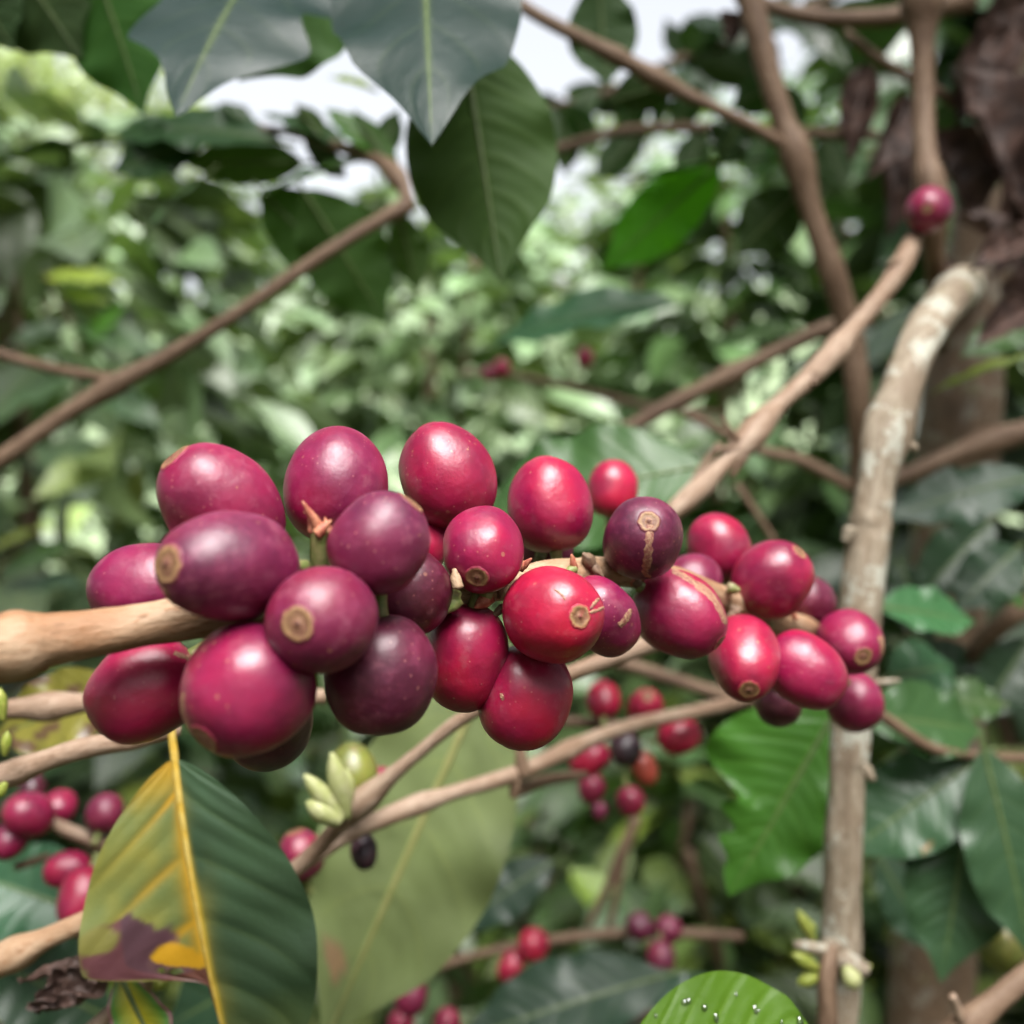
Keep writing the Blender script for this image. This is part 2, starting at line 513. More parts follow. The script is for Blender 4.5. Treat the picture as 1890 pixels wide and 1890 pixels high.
def leaf(parent, base, tip, hwpx, n=(0, -1, 0.4), col_=(0.035, 0.085, 0.02), tr=0.28, bend=0.03, side=0.0, fold=0.22, wave=0.17,
         wl=None, wr=None, mat=None, colfn=None, nu=36, nv=16, rib=M_RIB, ribw=0.0008, label=None, crinkle=0.0, hole=None,
         twist=0.0, curl=0.0, pucker=1.0, name='leaf', petiole=0.08, veins=7):
    SEED[0] += 1
    A, B = P(*base), P(*tip)
    hw = hwpx / FPX * (base[2] + tip[2]) / 2
    V, F, UV, mids = leaf_geometry(A, B, hw, n, bend, side, fold, wave, nu, nv, wl, wr, crinkle, SEED[0] * 0.7, veins, pucker, twist, curl)
    if hole:
        F = [f for f in F if not hole(*np.mean([UV[i] for i in f], axis=0))]
    org = parent.location
    attrs = {}
    if colfn:
        attrs['col'] = ('FLOAT_COLOR', [tuple(colfn(u, v * 2 - 1)) + (1,) for u, v in UV])
        mat = mat or M_PAINT
    me = mesh(name, [v - org for v in V], F, True, UV, attrs)
    o = link(name, me, mat or M_LEAF, parent, tuple(col_) + (tr,))
    if label: o['label'] = label
    if rib:
        t0 = (mids[0][0] - mids[2][0]).normalized()
        L = (B - A).length
        pts = [tuple(mids[0][0] + t0 * L * petiole) + (ribw,)]
        for i in range(0, nu + 1, max(1, nu // 8)):
            u = i / nu
            pts.append(tuple(mids[i][0] - mids[i][1] * ribw * 0.15) + (ribw * (1 - 0.85 * u),))
        r = link('midrib', tube_mesh('midrib', pts, org, 8, 4, 0.02, (), 0, SEED[0]), rib, o)
    return o


# ------------------------------------------------------------------ coffee cherries
def cherry_radius(d, rx, ry, rz, seed):
    x, y, z = d
    k = 1 - 0.05 * z
    p = 2.12
    r = ((abs(x) / (rx * k)) ** p + (abs(y) / (ry * k)) ** p + (abs(z) / rz) ** p) ** (-1 / p)
    r *= 1 + 0.05 * noise.noise(Vector((x * 1.3 + seed, y * 1.3, z * 1.3 + seed * 2.7)))
    th = math.acos(max(-1, min(1, z)))
    r *= 1 - 0.035 * math.exp(-(th / 0.30) ** 2) - 0.05 * math.exp(-((math.pi - th) / 0.32) ** 2)
    return r


PALETTE = {'red': (0.265, 0.004, 0.043), 'bright': (0.345, 0.006, 0.040), 'magenta': (0.200, 0.004, 0.046),
           'purple': (0.140, 0.0045, 0.038), 'violet': (0.095, 0.004, 0.027), 'dark': (0.060, 0.0035, 0.015),
           'raisin': (0.020, 0.008, 0.017), 'green': (0.19, 0.20, 0.03), 'orange': (0.32, 0.045, 0.028), 'pink': (0.245, 0.0045, 0.046)}
BLOOM = {'purple': 1.0, 'violet': 0.9, 'magenta': 0.65, 'red': 0.3, 'bright': 0.15, 'dark': 0.45, 'raisin': 0.6, 'green': 0.3, 'orange': 0.2, 'pink': 0.3}


def cherry(px, py, a, b, d, n, kind, label, group, nav=1.65, scars=(), hi=True, stalk=True, vis=True):
    """px, py: centre in the photo; a, b: long and short half size in px; d: depth; n: where the navel points
    (right, away from the viewer, up, as seen along the line of sight)."""
    SEED[0] += 1
    seed = SEED[0] * 1.37
    c = P(px, py, d)
    ray = (c - Vector((0, 0, CAM_Z))).normalized()
    right = Vector((1, 0, 0)); right = (right - ray * right.dot(ray)).normalized()
    up = right.cross(ray)
    nv_ = Vector(n).normalized()
    axis = (right * nv_.x + ray * nv_.y + up * nv_.z).normalized()
    sc = d / FPX * 1.015
    cf = nv_.y
    s2 = max(1e-6, 1 - cf * cf)
    rb = b * sc
    rz = math.sqrt(max((a * a - b * b * cf * cf) / s2, (b * 0.98) ** 2)) * sc if s2 > 0.2 else max(a, b) * sc * 1.10
    rz = min(rz, rb * 1.38)
    q = axis.to_track_quat('Z', 'Y').to_matrix() @ Matrix.Rotation(seed, 3, 'Z')
    base = c - axis * rz * 0.97
    o = thing('coffee_cherry', base, label, 'coffee cherry', group)
    nr, ns = (36, 56) if hi else (18, 26)
    V, F = [], []
    for i in range(nr + 1):
        th = math.pi * i / nr
        for j in range(ns):
            ph = 2 * math.pi * j / ns
            dl = (math.sin(th) * math.cos(ph), math.sin(th) * math.sin(ph), math.cos(th))
            r = cherry_radius(dl, rb, rb * 0.975, rz, seed)
            V.append(q @ (Vector(dl) * r) + c - base)
            if i in (0, nr): break
    def idx(i, j):
        if i == 0: return 0
        if i == nr: return len(V) - 1
        return 1 + (i - 1) * ns + j % ns
    for i in range(nr):
        for j in range(ns):
            f = (idx(i, j), idx(i + 1, j), idx(i + 1, j + 1), idx(i, j + 1))
            g = []
            for t in f:
                if t not in g: g.append(t)
            F.append(tuple(g))
    rgb = PALETTE[kind]
    jit = random.Random(SEED[0])
    rgb = tuple(x * jit.uniform(0.9, 1.1) for x in rgb)
    link('skin', mesh('skin', V, F), M_CHERRY, o, rgb + (BLOOM[kind],))
    # the round navel scar: rings with their own relief
    if nav:
        R = nav * 1.02e-3
        rings, seg = (12, 36) if hi else (5, 14)
        V, F, A = [], [], []
        for i in range(rings + 1):
            t = i / rings
            for j in range(seg):
                ph = 2 * math.pi * j / seg
                th = t * R / rb * (1 + 0.10 * noise.noise(Vector((math.cos(ph) * 2, math.sin(ph) * 2, seed))) + 0.07 * noise.noise(Vector((math.cos(ph) * 6, math.sin(ph) * 6, seed))))
                dl = Vector((math.sin(th) * math.cos(ph), math.sin(th) * math.sin(ph), math.cos(th)))
                r = cherry_radius(dl, rb, rb * 0.975, rz, seed)
                lift = 0.00006 + 0.00005 * math.exp(-((t - 0.78) / 0.14) ** 2) + 0.00012 * math.exp(-(t / 0.16) ** 2) - 0.00012 * math.exp(-((t - 0.42) / 0.2) ** 2)
                lift *= nav / 1.65
                if i == rings: lift = -0.00005
                V.append(q @ (dl * (r + max(lift, -0.00002) + 0.00003)) + c - base); A.append(t)
        for i in range(rings):
            for j in range(seg):
                k = (j + 1) % seg
                F.append((i * seg + j, (i + 1) * seg + j, (i + 1) * seg + k, i * seg + k))
        link('navel', mesh('navel', V, F, True, None, {'rr': ('FLOAT', A)}), M_NAVEL, o, rgb + (1.0,))
    # corky streaks and patches: (list of (dx, dy_up) px offsets, half width px)
    qi = q.transposed()
    for pts, wd in scars:
        pl = catmull([(x, y) for x, y in pts], 8)
        V, F = [], []
        tn = np.gradient(pl, axis=0)
        tn /= np.linalg.norm(tn, axis=1)[:, None] + 1e-9
        W = 5
        for i, (x, y) in enumerate(pl):
            t = i / (len(pl) - 1)
            ww = wd * (0.35 + 0.65 * math.sin(math.pi * min(1, 0.12 + t * 0.88)) ** 0.5) * (1 + 0.7 * noise.noise(Vector((t * 13, seed, 0))))
            for j in range(W):
                s = -1 + 2 * j / (W - 1)
                X, Y = (x - tn[i][1] * ww * s) / b, (y + tn[i][0] * ww * s) / b
                m = X * X + Y * Y
                if m > 0.97: X, Y = X * math.sqrt(0.97 / m), Y * math.sqrt(0.97 / m); m = 0.97
                dw = (right * X + up * Y - ray * math.sqrt(1 - m)).normalized()
                dl = qi @ dw
                r = cherry_radius(dl, rb, rb * 0.975, rz, seed)
                V.append(q @ (dl * (r + (0.00009 if abs(s) < 0.9 else -0.00004))) + c - base)
        for i in range(len(pl) - 1):
            for j in range(W - 1):
                F.append((i * W + j, i * W + j + 1, (i + 1) * W + j + 1, (i + 1) * W + j))
        link('scar', mesh('scar', V, F), M_SCAR, o)
    if stalk:
        p0 = axis * rz * 0.06
        p1 = -axis * 0.0035
        ctr = [tuple(p0) + (0.0011,), tuple((p0 + p1) / 2) + (0.0009,), tuple(p1) + (0.0010,)]
        link('stalk', tube_mesh('stalk', ctr, (0, 0, 0), 8, 4, 0.08, (), 0, SEED[0]), M_STALK, o)
    return o


def bud(parent, base, tip, wpx, mat=M_BUD):
    """A pointed flower bud, a little fatter past its middle."""
    SEED[0] += 1
    A, B = P(*base), P(*tip)
    r = wpx / 2 / FPX * base[2]
    pts = [tuple(A.lerp(B, t)) + (r * k,) for t, k in ((0, 0.45), (0.25, 0.8), (0.55, 1.0), (0.8, 0.75), (1, 0.2))]
    return link('bud', tube_mesh('bud', pts, parent.location, 10, 4, 0.06, (), 0, SEED[0]), mat, parent)


# ------------------------------------------------------------------ the setting: ground, hillside, coffee bushes, far trees
def ground():
    n = 40
    V, F = [], []
    for i in range(n + 1):
        for j in range(n + 1):
            x = -60 + 120 * j / n; y = -15 + 105 * i / n
            V.append((x, y, 0.06 * noise.noise(Vector((x * 0.4, y * 0.4, 0)))))
    for i in range(n):
        for j in range(n):
            F.append((i * (n + 1) + j, i * (n + 1) + j + 1, (i + 1) * (n + 1) + j + 1, (i + 1) * (n + 1) + j))
    tag(link('ground', mesh('ground', V, F), M_GROUND), 'brown and green plantation ground under the coffee bushes', 'ground', kind='structure')
    V, F = [], []
    n, m = 30, 60
    for i in range(n + 1):
        for j in range(m + 1):
            t = i / n
            x = -70 + 140 * j / m; y = 22 + 45 * t
            z = -0.3 + 20.0 * t ** 0.8 * (0.8 + 0.35 * noise.noise(Vector((x * 0.05, y * 0.05, 3)))) + 0.5 * noise.noise(Vector((x * 0.4, y * 0.4, 1)))
            V.append((x, y, z if i else -0.5))
    for i in range(n):
        for j in range(m):
            F.append((i * (m + 1) + j, i * (m + 1) + j + 1, (i + 1) * (m + 1) + j + 1, (i + 1) * (m + 1) + j))
    tag(link('hillside', mesh('hillside', V, F), M_HILL), 'hillside with haze painted into its pale green, rising far behind the bushes', 'hill', kind='structure')


ground()

# leaf templates along +X, facing +Z, length 1
TPL = []
for ti, (bd, fo, wv) in enumerate(((0.06, 0.30, 0.07), (0.10, 0.18, 0.10), (0.03, 0.36, 0.05), (0.12, 0.12, 0.08))):
    V, F, UV, _ = leaf_geometry((0, 0, 0), (1, 0, 0), 0.23, (0, 0, 1), bd, 0.02 * (-1) ** ti, fo, wv, 6, 4, None, None, 0.0, ti * 2.3)
    TPL.append((np.array([tuple(v) for v in V]), F, np.array(UV), mesh('bush_leaf', V, F, True, UV)))
    TPL[-1][3].materials.append(M_FAR)


def leaf_frame(rng, out, droop, roll=0.75):
    """A rotation that points a leaf outward and down, its upper face towards the sky."""
    t = Vector((out.x, out.y, -droop)).normalized()
    nn = Vector((rng.gauss(0, roll), rng.gauss(0, roll), 1.0))
    nn = (nn - t * nn.dot(t)).normalized()
    s = nn.cross(t)
    return Matrix((t, s, nn)).transposed()


def joined_leaves(name, items, parent, color, mat):
    VV, FF, UU, k = [], [], [], 0
    for ti, R, p, L in items:
        tv, tf, tu, _ = TPL[ti]
        VV.append(tv @ (np.array(R).T * L) + np.array(p))
        FF.extend([tuple(i + k for i in f) for f in tf])
        UU.append(tu)
        k += len(tv)
    o = link(name, mesh(name, np.concatenate(VV), FF, True, np.concatenate(UU)), mat, parent, color)
    o['kind'] = 'stuff'
    return o


def in_view(p, margin=1.06):
    if p.y < 0.1: return False
    return abs(p.x / p.y) < 0.5 * margin and abs((p.z - CAM_Z) / p.y) < 0.5 * margin


def bush(x, y, h, r, nleaf, nparts, color, label, seed, z0=0.25, Ls=(0.11, 0.19), tr=0.18, name='coffee_bush', cat='bush', group='coffee bushes behind the branches',
         stems=3, bark=None, shell=0.25, droop=(0.05, 0.9)):
    rng = random.Random(seed)
    o = thing(name, (x, y, 0), label, cat, group)
    loc = Vector((x, y, 0))
    for s in range(stems):
        a = rng.uniform(0, 6.28)
        SEED[0] += 1
        pts = [(0.03 * math.cos(a), 0.03 * math.sin(a), -0.02, 0.022)]
        for t in (0.3, 0.6, 0.95):
            pts.append((r * 0.35 * t * math.cos(a) + rng.gauss(0, 0.03), r * 0.35 * t * math.sin(a) + rng.gauss(0, 0.03), h * t, 0.020 * (1 - 0.75 * t)))
        link('stem', tube_mesh('stem', pts, (0, 0, 0), 8, 5, 0.06, (), 0, SEED[0], 0.3), bark or M_BROWN, o)
    items = []
    for i in range(nleaf):
        th = rng.uniform(0, 6.283)
        t = rng.random() ** 0.8
        prof = math.sin(math.pi * (0.12 + 0.80 * t)) ** 0.6
        rr = r * prof * (shell + (1 - shell) * rng.random()) * (0.82 + 0.36 * noise.noise(Vector((math.cos(th) * 1.5, math.sin(th) * 1.5, t * 4 + seed))))
        p = Vector((rr * math.cos(th), rr * math.sin(th), z0 + (h - z0) * t))
        out = Vector((math.cos(th + rng.gauss(0, 0.7)), math.sin(th + rng.gauss(0, 0.7)), 0))
        items.append((rng.randrange(4), leaf_frame(rng, out, rng.uniform(*droop)), p, rng.uniform(*Ls)))
    vis = [it for it in items if in_view(it[2] + loc)]
    vis.sort(key=lambda it: (it[2] + loc).length * (1 + 0.15 * rng.random()))
    first = vis[:nparts]
    ids = set(id(it) for it in first)
    rest = [it for it in items if id(it) not in ids]
    for ti, R, p, L in first:
        lf = bpy.data.objects.new('leaf', TPL[ti][3])
        col.objects.link(lf)
        lf.parent = o
        lf.matrix_local = Matrix.Translation(p) @ R.to_4x4() @ Matrix.Scale(L, 4)
        k = rng.uniform(0.8, 1.2)
        yel = rng.random() ** 4
        lf.color = (color[0] * k + 0.16 * yel, color[1] * k + 0.18 * yel, color[2] * k, tr)
    if rest:
        joined_leaves('foliage', rest, o, tuple(color) + (tr,), M_FAR)
    return o


G1, G2, G3, G4 = (0.058, 0.108, 0.034), (0.115, 0.178, 0.080), (0.034, 0.070, 0.026), (0.16, 0.225, 0.125)  # paler greens carry haze and sky glare, the darkest carries shade
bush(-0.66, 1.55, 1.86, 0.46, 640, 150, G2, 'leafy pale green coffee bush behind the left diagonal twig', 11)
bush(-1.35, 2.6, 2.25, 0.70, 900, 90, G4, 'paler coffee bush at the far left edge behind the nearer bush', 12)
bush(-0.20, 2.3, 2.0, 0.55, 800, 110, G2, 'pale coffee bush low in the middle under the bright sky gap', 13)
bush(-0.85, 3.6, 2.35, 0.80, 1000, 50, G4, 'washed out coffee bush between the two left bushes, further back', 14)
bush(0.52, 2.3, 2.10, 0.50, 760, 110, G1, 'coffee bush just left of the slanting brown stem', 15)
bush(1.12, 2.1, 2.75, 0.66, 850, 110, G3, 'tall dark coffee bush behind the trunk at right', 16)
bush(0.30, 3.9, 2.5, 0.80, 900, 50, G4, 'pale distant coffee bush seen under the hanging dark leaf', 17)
bush(0.74, 1.45, 2.15, 0.32, 420, 110, (0.020, 0.045, 0.016), 'dark shaded coffee bush right behind the dried leaves', 26)  # leaf colour darkened for the shade behind the stems
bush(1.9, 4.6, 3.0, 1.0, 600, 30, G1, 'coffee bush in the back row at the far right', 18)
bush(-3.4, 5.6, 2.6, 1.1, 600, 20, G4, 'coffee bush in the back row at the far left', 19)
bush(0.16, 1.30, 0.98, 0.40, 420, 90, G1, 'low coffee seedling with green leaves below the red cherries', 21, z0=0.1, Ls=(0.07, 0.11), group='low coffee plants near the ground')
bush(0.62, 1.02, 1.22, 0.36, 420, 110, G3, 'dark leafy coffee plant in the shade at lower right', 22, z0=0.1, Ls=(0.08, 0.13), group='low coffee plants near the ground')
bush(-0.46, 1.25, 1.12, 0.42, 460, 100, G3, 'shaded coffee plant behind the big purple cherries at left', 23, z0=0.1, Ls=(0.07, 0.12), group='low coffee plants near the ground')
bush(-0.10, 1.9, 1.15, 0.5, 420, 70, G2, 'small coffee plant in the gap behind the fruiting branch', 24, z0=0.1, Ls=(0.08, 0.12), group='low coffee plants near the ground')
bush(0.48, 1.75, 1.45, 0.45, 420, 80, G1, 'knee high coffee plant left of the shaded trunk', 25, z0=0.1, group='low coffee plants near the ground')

# ground cover
rng = random.Random(5)
items = []
for i in range(2600):
    yy = 0.6 + 7.5 * rng.random() ** 1.4
    xx = rng.uniform(-0.8, 0.8) * yy
    a = rng.uniform(0, 6.283)
    items.append((rng.randrange(4), leaf_frame(rng, Vector((math.cos(a), math.sin(a), 0)), rng.uniform(-0.6, 0.5)), Vector((xx, yy, rng.uniform(0.02, 0.30))), rng.uniform(0.05, 0.11)))
uo = joined_leaves('undergrowth', items, None, (0.06, 0.12, 0.04, 0.3), M_FAR)
tag(uo, 'low green weeds covering the ground between the bushes', 'undergrowth')


# unseen foliage added around the viewpoint to cut ambient light
rng = random.Random(41)
items = []
while len(items) < 5200:
    a = rng.uniform(0, 6.283)
    rr = rng.uniform(0.95, 1.6)
    p = Vector((rr * math.cos(a), rr * math.sin(a) - 0.1, rng.uniform(0.15, 2.2)))
    if p.y > 0 and abs(p.x) / p.y < 0.85: continue
    if (p - Vector((0, 0.16, CAM_Z))).normalized().dot(to_sun) > math.cos(math.radians(24)): continue
    items.append((rng.randrange(4), leaf_frame(rng, Vector((math.cos(a), math.sin(a), 0)), rng.uniform(0, 0.8)), p, rng.uniform(0.10, 0.15)))
tag(joined_leaves('unseen_shade_hedge', items, None, (0.018, 0.042, 0.014, 0.12), M_FAR), 'unseen dark foliage added beside and behind the viewpoint for shade', 'foliage')


# far shade trees
def far_tree(x, y, h, r, n, color, label, seed):
    rng = random.Random(seed)
    o = thing('shade_tree', (x, y, 0), label, 'tree', 'shade trees beyond the bushes')
    SEED[0] += 1
    pts = [(0, 0, -0.05, 0.16), (0.1, 0, h * 0.35, 0.13), (0.0, 0.1, h * 0.7, 0.08), (0.1, 0, h * 0.95, 0.03)]
    link('trunk', tube_mesh('trunk', pts, (0, 0, 0), 10, 6, 0.08, (), 0, SEED[0], 0.1), M_TRUNK, o)
    for s in range(5):
        a = rng.uniform(0, 6.28); SEED[0] += 1
        z = h * rng.uniform(0.45, 0.65)
        pts = [(0, 0, z, 0.06), (r * 0.4 * math.cos(a), r * 0.4 * math.sin(a), z + h * 0.1, 0.04), (r * 0.8 * math.cos(a), r * 0.8 * math.sin(a), z + h * 0.16, 0.015)]
        link('limb', tube_mesh('limb', pts, (0, 0, 0), 8, 5, 0.08, (), 0, SEED[0], 0.1), M_TRUNK, o)
    items = []
    clumps = [(Vector((rng.gauss(0, r * 0.45), rng.gauss(0, r * 0.45), h * 0.72 + rng.gauss(0, h * 0.12))), rng.uniform(0.25, 0.5) * r) for _ in range(22)]
    for i in range(n):
        c, cr = clumps[rng.randrange(len(clumps))]
        d = Vector((rng.gauss(0, 1), rng.gauss(0, 1), rng.gauss(0, 1))).normalized() * cr * rng.random() ** 0.4
        a = rng.uniform(0, 6.283)
        items.append((rng.randrange(4), leaf_frame(rng, Vector((math.cos(a), math.sin(a), 0)), rng.uniform(-0.2, 0.9)), c + d, rng.uniform(0.14, 0.28)))
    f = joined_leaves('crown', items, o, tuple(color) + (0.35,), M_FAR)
    return o


far_tree(-6.0, 12.5, 7.6, 2.0, 3000, (0.34, 0.40, 0.28), 'rounded tree paled by painted haze against the sky at upper left', 31)  # haze and glare put into the pale crown colours here
far_tree(-2.2, 16.0, 5.6, 2.4, 2200, (0.20, 0.26, 0.16), 'low tree paled by painted haze under the bright sky left of centre', 32)
far_tree(1.6, 14.0, 6.2, 2.0, 2200, (0.20, 0.26, 0.16), 'tree paled by painted haze behind the hanging dark leaf', 33)
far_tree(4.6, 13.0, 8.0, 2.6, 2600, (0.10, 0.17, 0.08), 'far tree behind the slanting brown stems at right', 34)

# ------------------------------------------------------------------ trunk of the coffee tree at right, with its crown above the frame
trunk = branch('coffee_tree', [(1700, 2350, 0.62, 170), (1715, 1900, 0.60, 150), (1735, 1500, 0.58, 140), (1750, 1100, 0.57, 135), (1770, 800, 0.56, 130),
                              (1800, 560, 0.56, 120), (1850, 250, 0.56, 100), (1890, -100, 0.57, 90), (1900, -500, 0.58, 70)], M_TRUNK,
               'thick shaded brown trunk rising at the right edge of the picture', 'tree', nodes=(0.3, 0.55, 0.7), amp=0.12, part='trunk')
rng = random.Random(77)
items = []
tl = Vector(trunk.location)
for i in range(3000):  # unseen overhead leaves and limbs, added to block sky light
    p = Vector((rng.uniform(-1.5, 1.3), rng.uniform(-1.2, 1.15), rng.uniform(1.70, 2.3)))
    if p.y > 0 and (p.z - CAM_Z) / p.y < 0.58 and abs(p.x) / p.y < 0.56: continue
    d = (p - Vector((0, 0.16, CAM_Z))).normalized()
    if d.dot(to_sun) > math.cos(math.radians(24)): continue          # the gap through which the bright sky reaches the fruit
    a = rng.uniform(0, 6.283)
    items.append((rng.randrange(4), leaf_frame(rng, Vector((math.cos(a), math.sin(a), 0)), rng.uniform(0, 0.8)), p - tl, rng.uniform(0.10, 0.15)))
for lx, ly in ((-0.5, 0.2), (0.1, -0.4), (0.7, 0.1), (-0.9, -0.6), (0.5, -0.9)):
    SEED[0] += 1
    a0 = P(1880, -300, 0.575)
    pts = [tuple(a0) + (0.012,), ((a0.x + lx) / 2, (a0.y + ly) / 2 + 0.12, 1.98, 0.009), (lx, ly, 2.05, 0.005)]
    link('limb', tube_mesh('limb', pts, tl, 8, 6, 0.06, (), 0, SEED[0], 0.3), M_BROWN, trunk)
joined_leaves('crown', items, trunk, (0.022, 0.055, 0.014, 0.2), M_FAR)

# ------------------------------------------------------------------ branches and leaves around the fruit
GD, GM, GB = (0.017, 0.046, 0.013), (0.037, 0.082, 0.020), (0.046, 0.138, 0.016)

main = branch('coffee_branch', [(-70, 1205, 0.1150, 96), (-10, 1198, 0.1165, 110), (40, 1190, 0.1175, 112), (95, 1180, 0.119, 88), (200, 1165, 0.122, 84), (370, 1138, 0.127, 82),
                                (560, 1118, 0.134, 74), (760, 1100, 0.143, 66), (950, 1076, 0.155, 58), (1100, 1056, 0.168, 56), (1220, 1066, 0.180, 50),
                                (1340, 1108, 0.195, 48), (1440, 1148, 0.212, 46), (1540, 1165, 0.240, 44), (1592, 1160, 0.272, 42)], M_TAN,
              'thick tan fruiting branch crossing the centre from the left edge, carrying most of the cherries', 'branch', nodes=(0.03, 0.36, 0.52, 0.66, 0.78), amp=0.16, rough=0.09, ring=28, step=14)
_r = random.Random(9)
for px_, py_, d_ in ((560, 1090, 0.128), (610, 1085, 0.130), (845, 1105, 0.141), (870, 1075, 0.143), (905, 1100, 0.144), (930, 1120, 0.146), (920, 1165, 0.150), (960, 1050, 0.150), (1090, 1040, 0.163),
                     (1060, 1050, 0.160), (1170, 1075, 0.172), (1345, 1085, 0.190), (1360, 1130, 0.191), (1420, 1150, 0.203), (1190, 1085, 0.172), (1460, 1140, 0.211)):
    for q_ in range(2):
        SEED[0] += 1
        A = P(px_, py_, d_); B = A + Vector((_r.uniform(-1, 1), -0.3, _r.uniform(-1, 1))).normalized() * _r.uniform(0.0015, 0.0032)
        r = _r.uniform(0.0006, 0.0012)
        link('bud_scale', tube_mesh('bud_scale', [tuple(A) + (r,), tuple(A.lerp(B, .5)) + (r * .9,), tuple(B) + (r * .25,)], main.location, 8, 4, 0.35, (), 0, SEED[0]), _r.choice((M_BROWN, M_STALK, M_CALYX)), main)
for b_, t_, w_ in (((30, 1160, 0.1175), (10, 1134, 0.1165), 70), ((48, 1215, 0.1170), (38, 1244, 0.1160), 74), ((60, 1160, 0.1180), (52, 1134, 0.1178), 46), ((10, 1212, 0.1160), (-8, 1240, 0.1155), 60), ((74, 1212, 0.1172), (68, 1236, 0.1168), 36),
                   ((845, 1085, 0.139), (838, 1050, 0.139), 22), ((1110, 1085, 0.160), (1090, 1098, 0.158), 20), ((935, 1060, 0.149), (920, 1105, 0.149), 20)):
    SEED[0] += 1
    A, B = P(*b_), P(*t_)
    r = w_ / 2 / FPX * b_[2]
    link('bud_scale', tube_mesh('bud_scale', [tuple(A) + (r,), tuple(A.lerp(B, .5)) + (r * .9,), tuple(B) + (r * .35,)], main.location, 10, 5, 0.3, (), 0, SEED[0]), M_TAN, main)
# spent flower between the upper cherries
fs = subtube('flower_stalk', main, [(600, 1095, 0.129, 40), (590, 1040, 0.127, 34), (588, 1000, 0.126, 32), (592, 978, 0.126, 44)], M_STALK)
for b_, t_, w_ in (((596, 985, 0.1255), (558, 925, 0.124), 26), ((585, 985, 0.125), (612, 960, 0.125), 26), ((605, 985, 0.1255), (600, 955, 0.127), 24), ((578, 982, 0.1255), (570, 955, 0.1255), 20)):
    SEED[0] += 1
    A, B = P(*b_), P(*t_)
    r = w_ / 2 / FPX * b_[2]
    link('calyx', tube_mesh('calyx', [tuple(A) + (r,), tuple(A.lerp(B, .4)) + (r * .75,), tuple(B) + (r * .15,)], main.location, 8, 5, 0.35, (), 0, SEED[0]), M_CALYX, fs)

stem = branch('upright_shoot', [(1540, 1990, 0.268, 72), (1548, 1830, 0.270, 72), (1552, 1745, 0.270, 72), (1556, 1600, 0.270, 60), (1562, 1440, 0.270, 60), (1566, 1385, 0.270, 68), (1578, 1250, 0.270, 72),
                              (1592, 1110, 0.270, 78), (1603, 1000, 0.271, 80), (1616, 900, 0.272, 66), (1640, 790, 0.275, 74), (1674, 690, 0.281, 68), (1710, 610, 0.292, 72), (1744, 562, 0.315, 72), (1768, 536, 0.355, 66), (1783, 524, 0.415, 56), (1792, 522, 0.50, 46), (1798, 526, 0.56, 40)], M_GREY,
             'upright lichen spotted grey tan stem standing right of the cherries', 'stem', nodes=(0.115, 0.33, 0.53, 0.60, 0.67), amp=0.22, rough=0.13, ring=28, step=14)
subtube('shoot', stem, [(1520, 1990, 0.258, 40), (1528, 1890, 0.258, 38), (1526, 1800, 0.259, 34), (1535, 1745, 0.262, 24)], M_BROWN)
for b_, t_, w_, m_ in (((1502, 1735, 0.262), (1472, 1680, 0.262), 24, M_BUDG), ((1495, 1722, 0.262), (1497, 1700, 0.262), 20, M_BUDG), ((1512, 1790, 0.260), (1462, 1760, 0.259), 26, M_BUDG),
                       ((1512, 1800, 0.260), (1472, 1815, 0.259), 26, M_BUDG), ((1560, 1785, 0.255), (1583, 1826, 0.254), 36, M_BUD), ((1590, 1795, 0.262), (1608, 1780, 0.262), 12, M_BUDG)):
    bud(stem, b_, t_, w_, m_)
for b_, t_, w_ in (((1590, 1410, 0.268), (1612, 1440, 0.267), 22), ((1525, 1755, 0.262), (1468, 1742, 0.260), 26), ((1640, 795, 0.272), (1690, 830, 0.272), 24), ((1570, 975, 0.268), (1560, 1000, 0.268), 26),
                   ((1615, 1260, 0.268), (1660, 1256, 0.268), 12), ((1545, 1770, 0.262), (1600, 1790, 0.262), 40), ((1540, 1740, 0.264), (1530, 1790, 0.262), 50)):
    SEED[0] += 1
    A, B = P(*b_), P(*t_)
    r = w_ / 2 / FPX * b_[2]
    link('stub', tube_mesh('stub', [tuple(A) + (r,), tuple(A.lerp(B, .5)) + (r * .9,), tuple(B) + (r * .6,)], stem.location, 10, 5, 0.3, (), 0, SEED[0]), M_GREY, stem)

side = branch('coffee_branch', [(1235, 950, 0.262, 34), (1280, 912, 0.265, 44), (1335, 858, 0.270, 34), (1378, 815, 0.273, 50), (1432, 752, 0.278, 32), (1508, 684, 0.285, 40), (1562, 622, 0.292, 34),
                                (1632, 535, 0.302, 35), (1668, 480, 0.310, 40), (1690, 432, 0.318, 28)], M_PINK, 'slender tan side branch slanting up to the single small cherry at upper right', 'branch', nodes=(0.30, 0.56), amp=0.34, rough=0.12)
for b_, t_, w_ in (((1370, 825, 0.270), (1315, 832, 0.268), 14), ((1365, 815, 0.270), (1330, 770, 0.268), 12), ((1505, 690, 0.282), (1500, 710, 0.28), 22), ((1375, 840, 0.270), (1350, 880, 0.270), 20), ((1655, 480, 0.305), (1640, 490, 0.303), 16)):
    subtube('stub', side, [b_ + (w_,), tuple((x + y) / 2 for x, y in zip(b_, t_)) + (w_ * 0.8,), t_ + (w_ * 0.5,)], M_BROWN, rough=0.2)

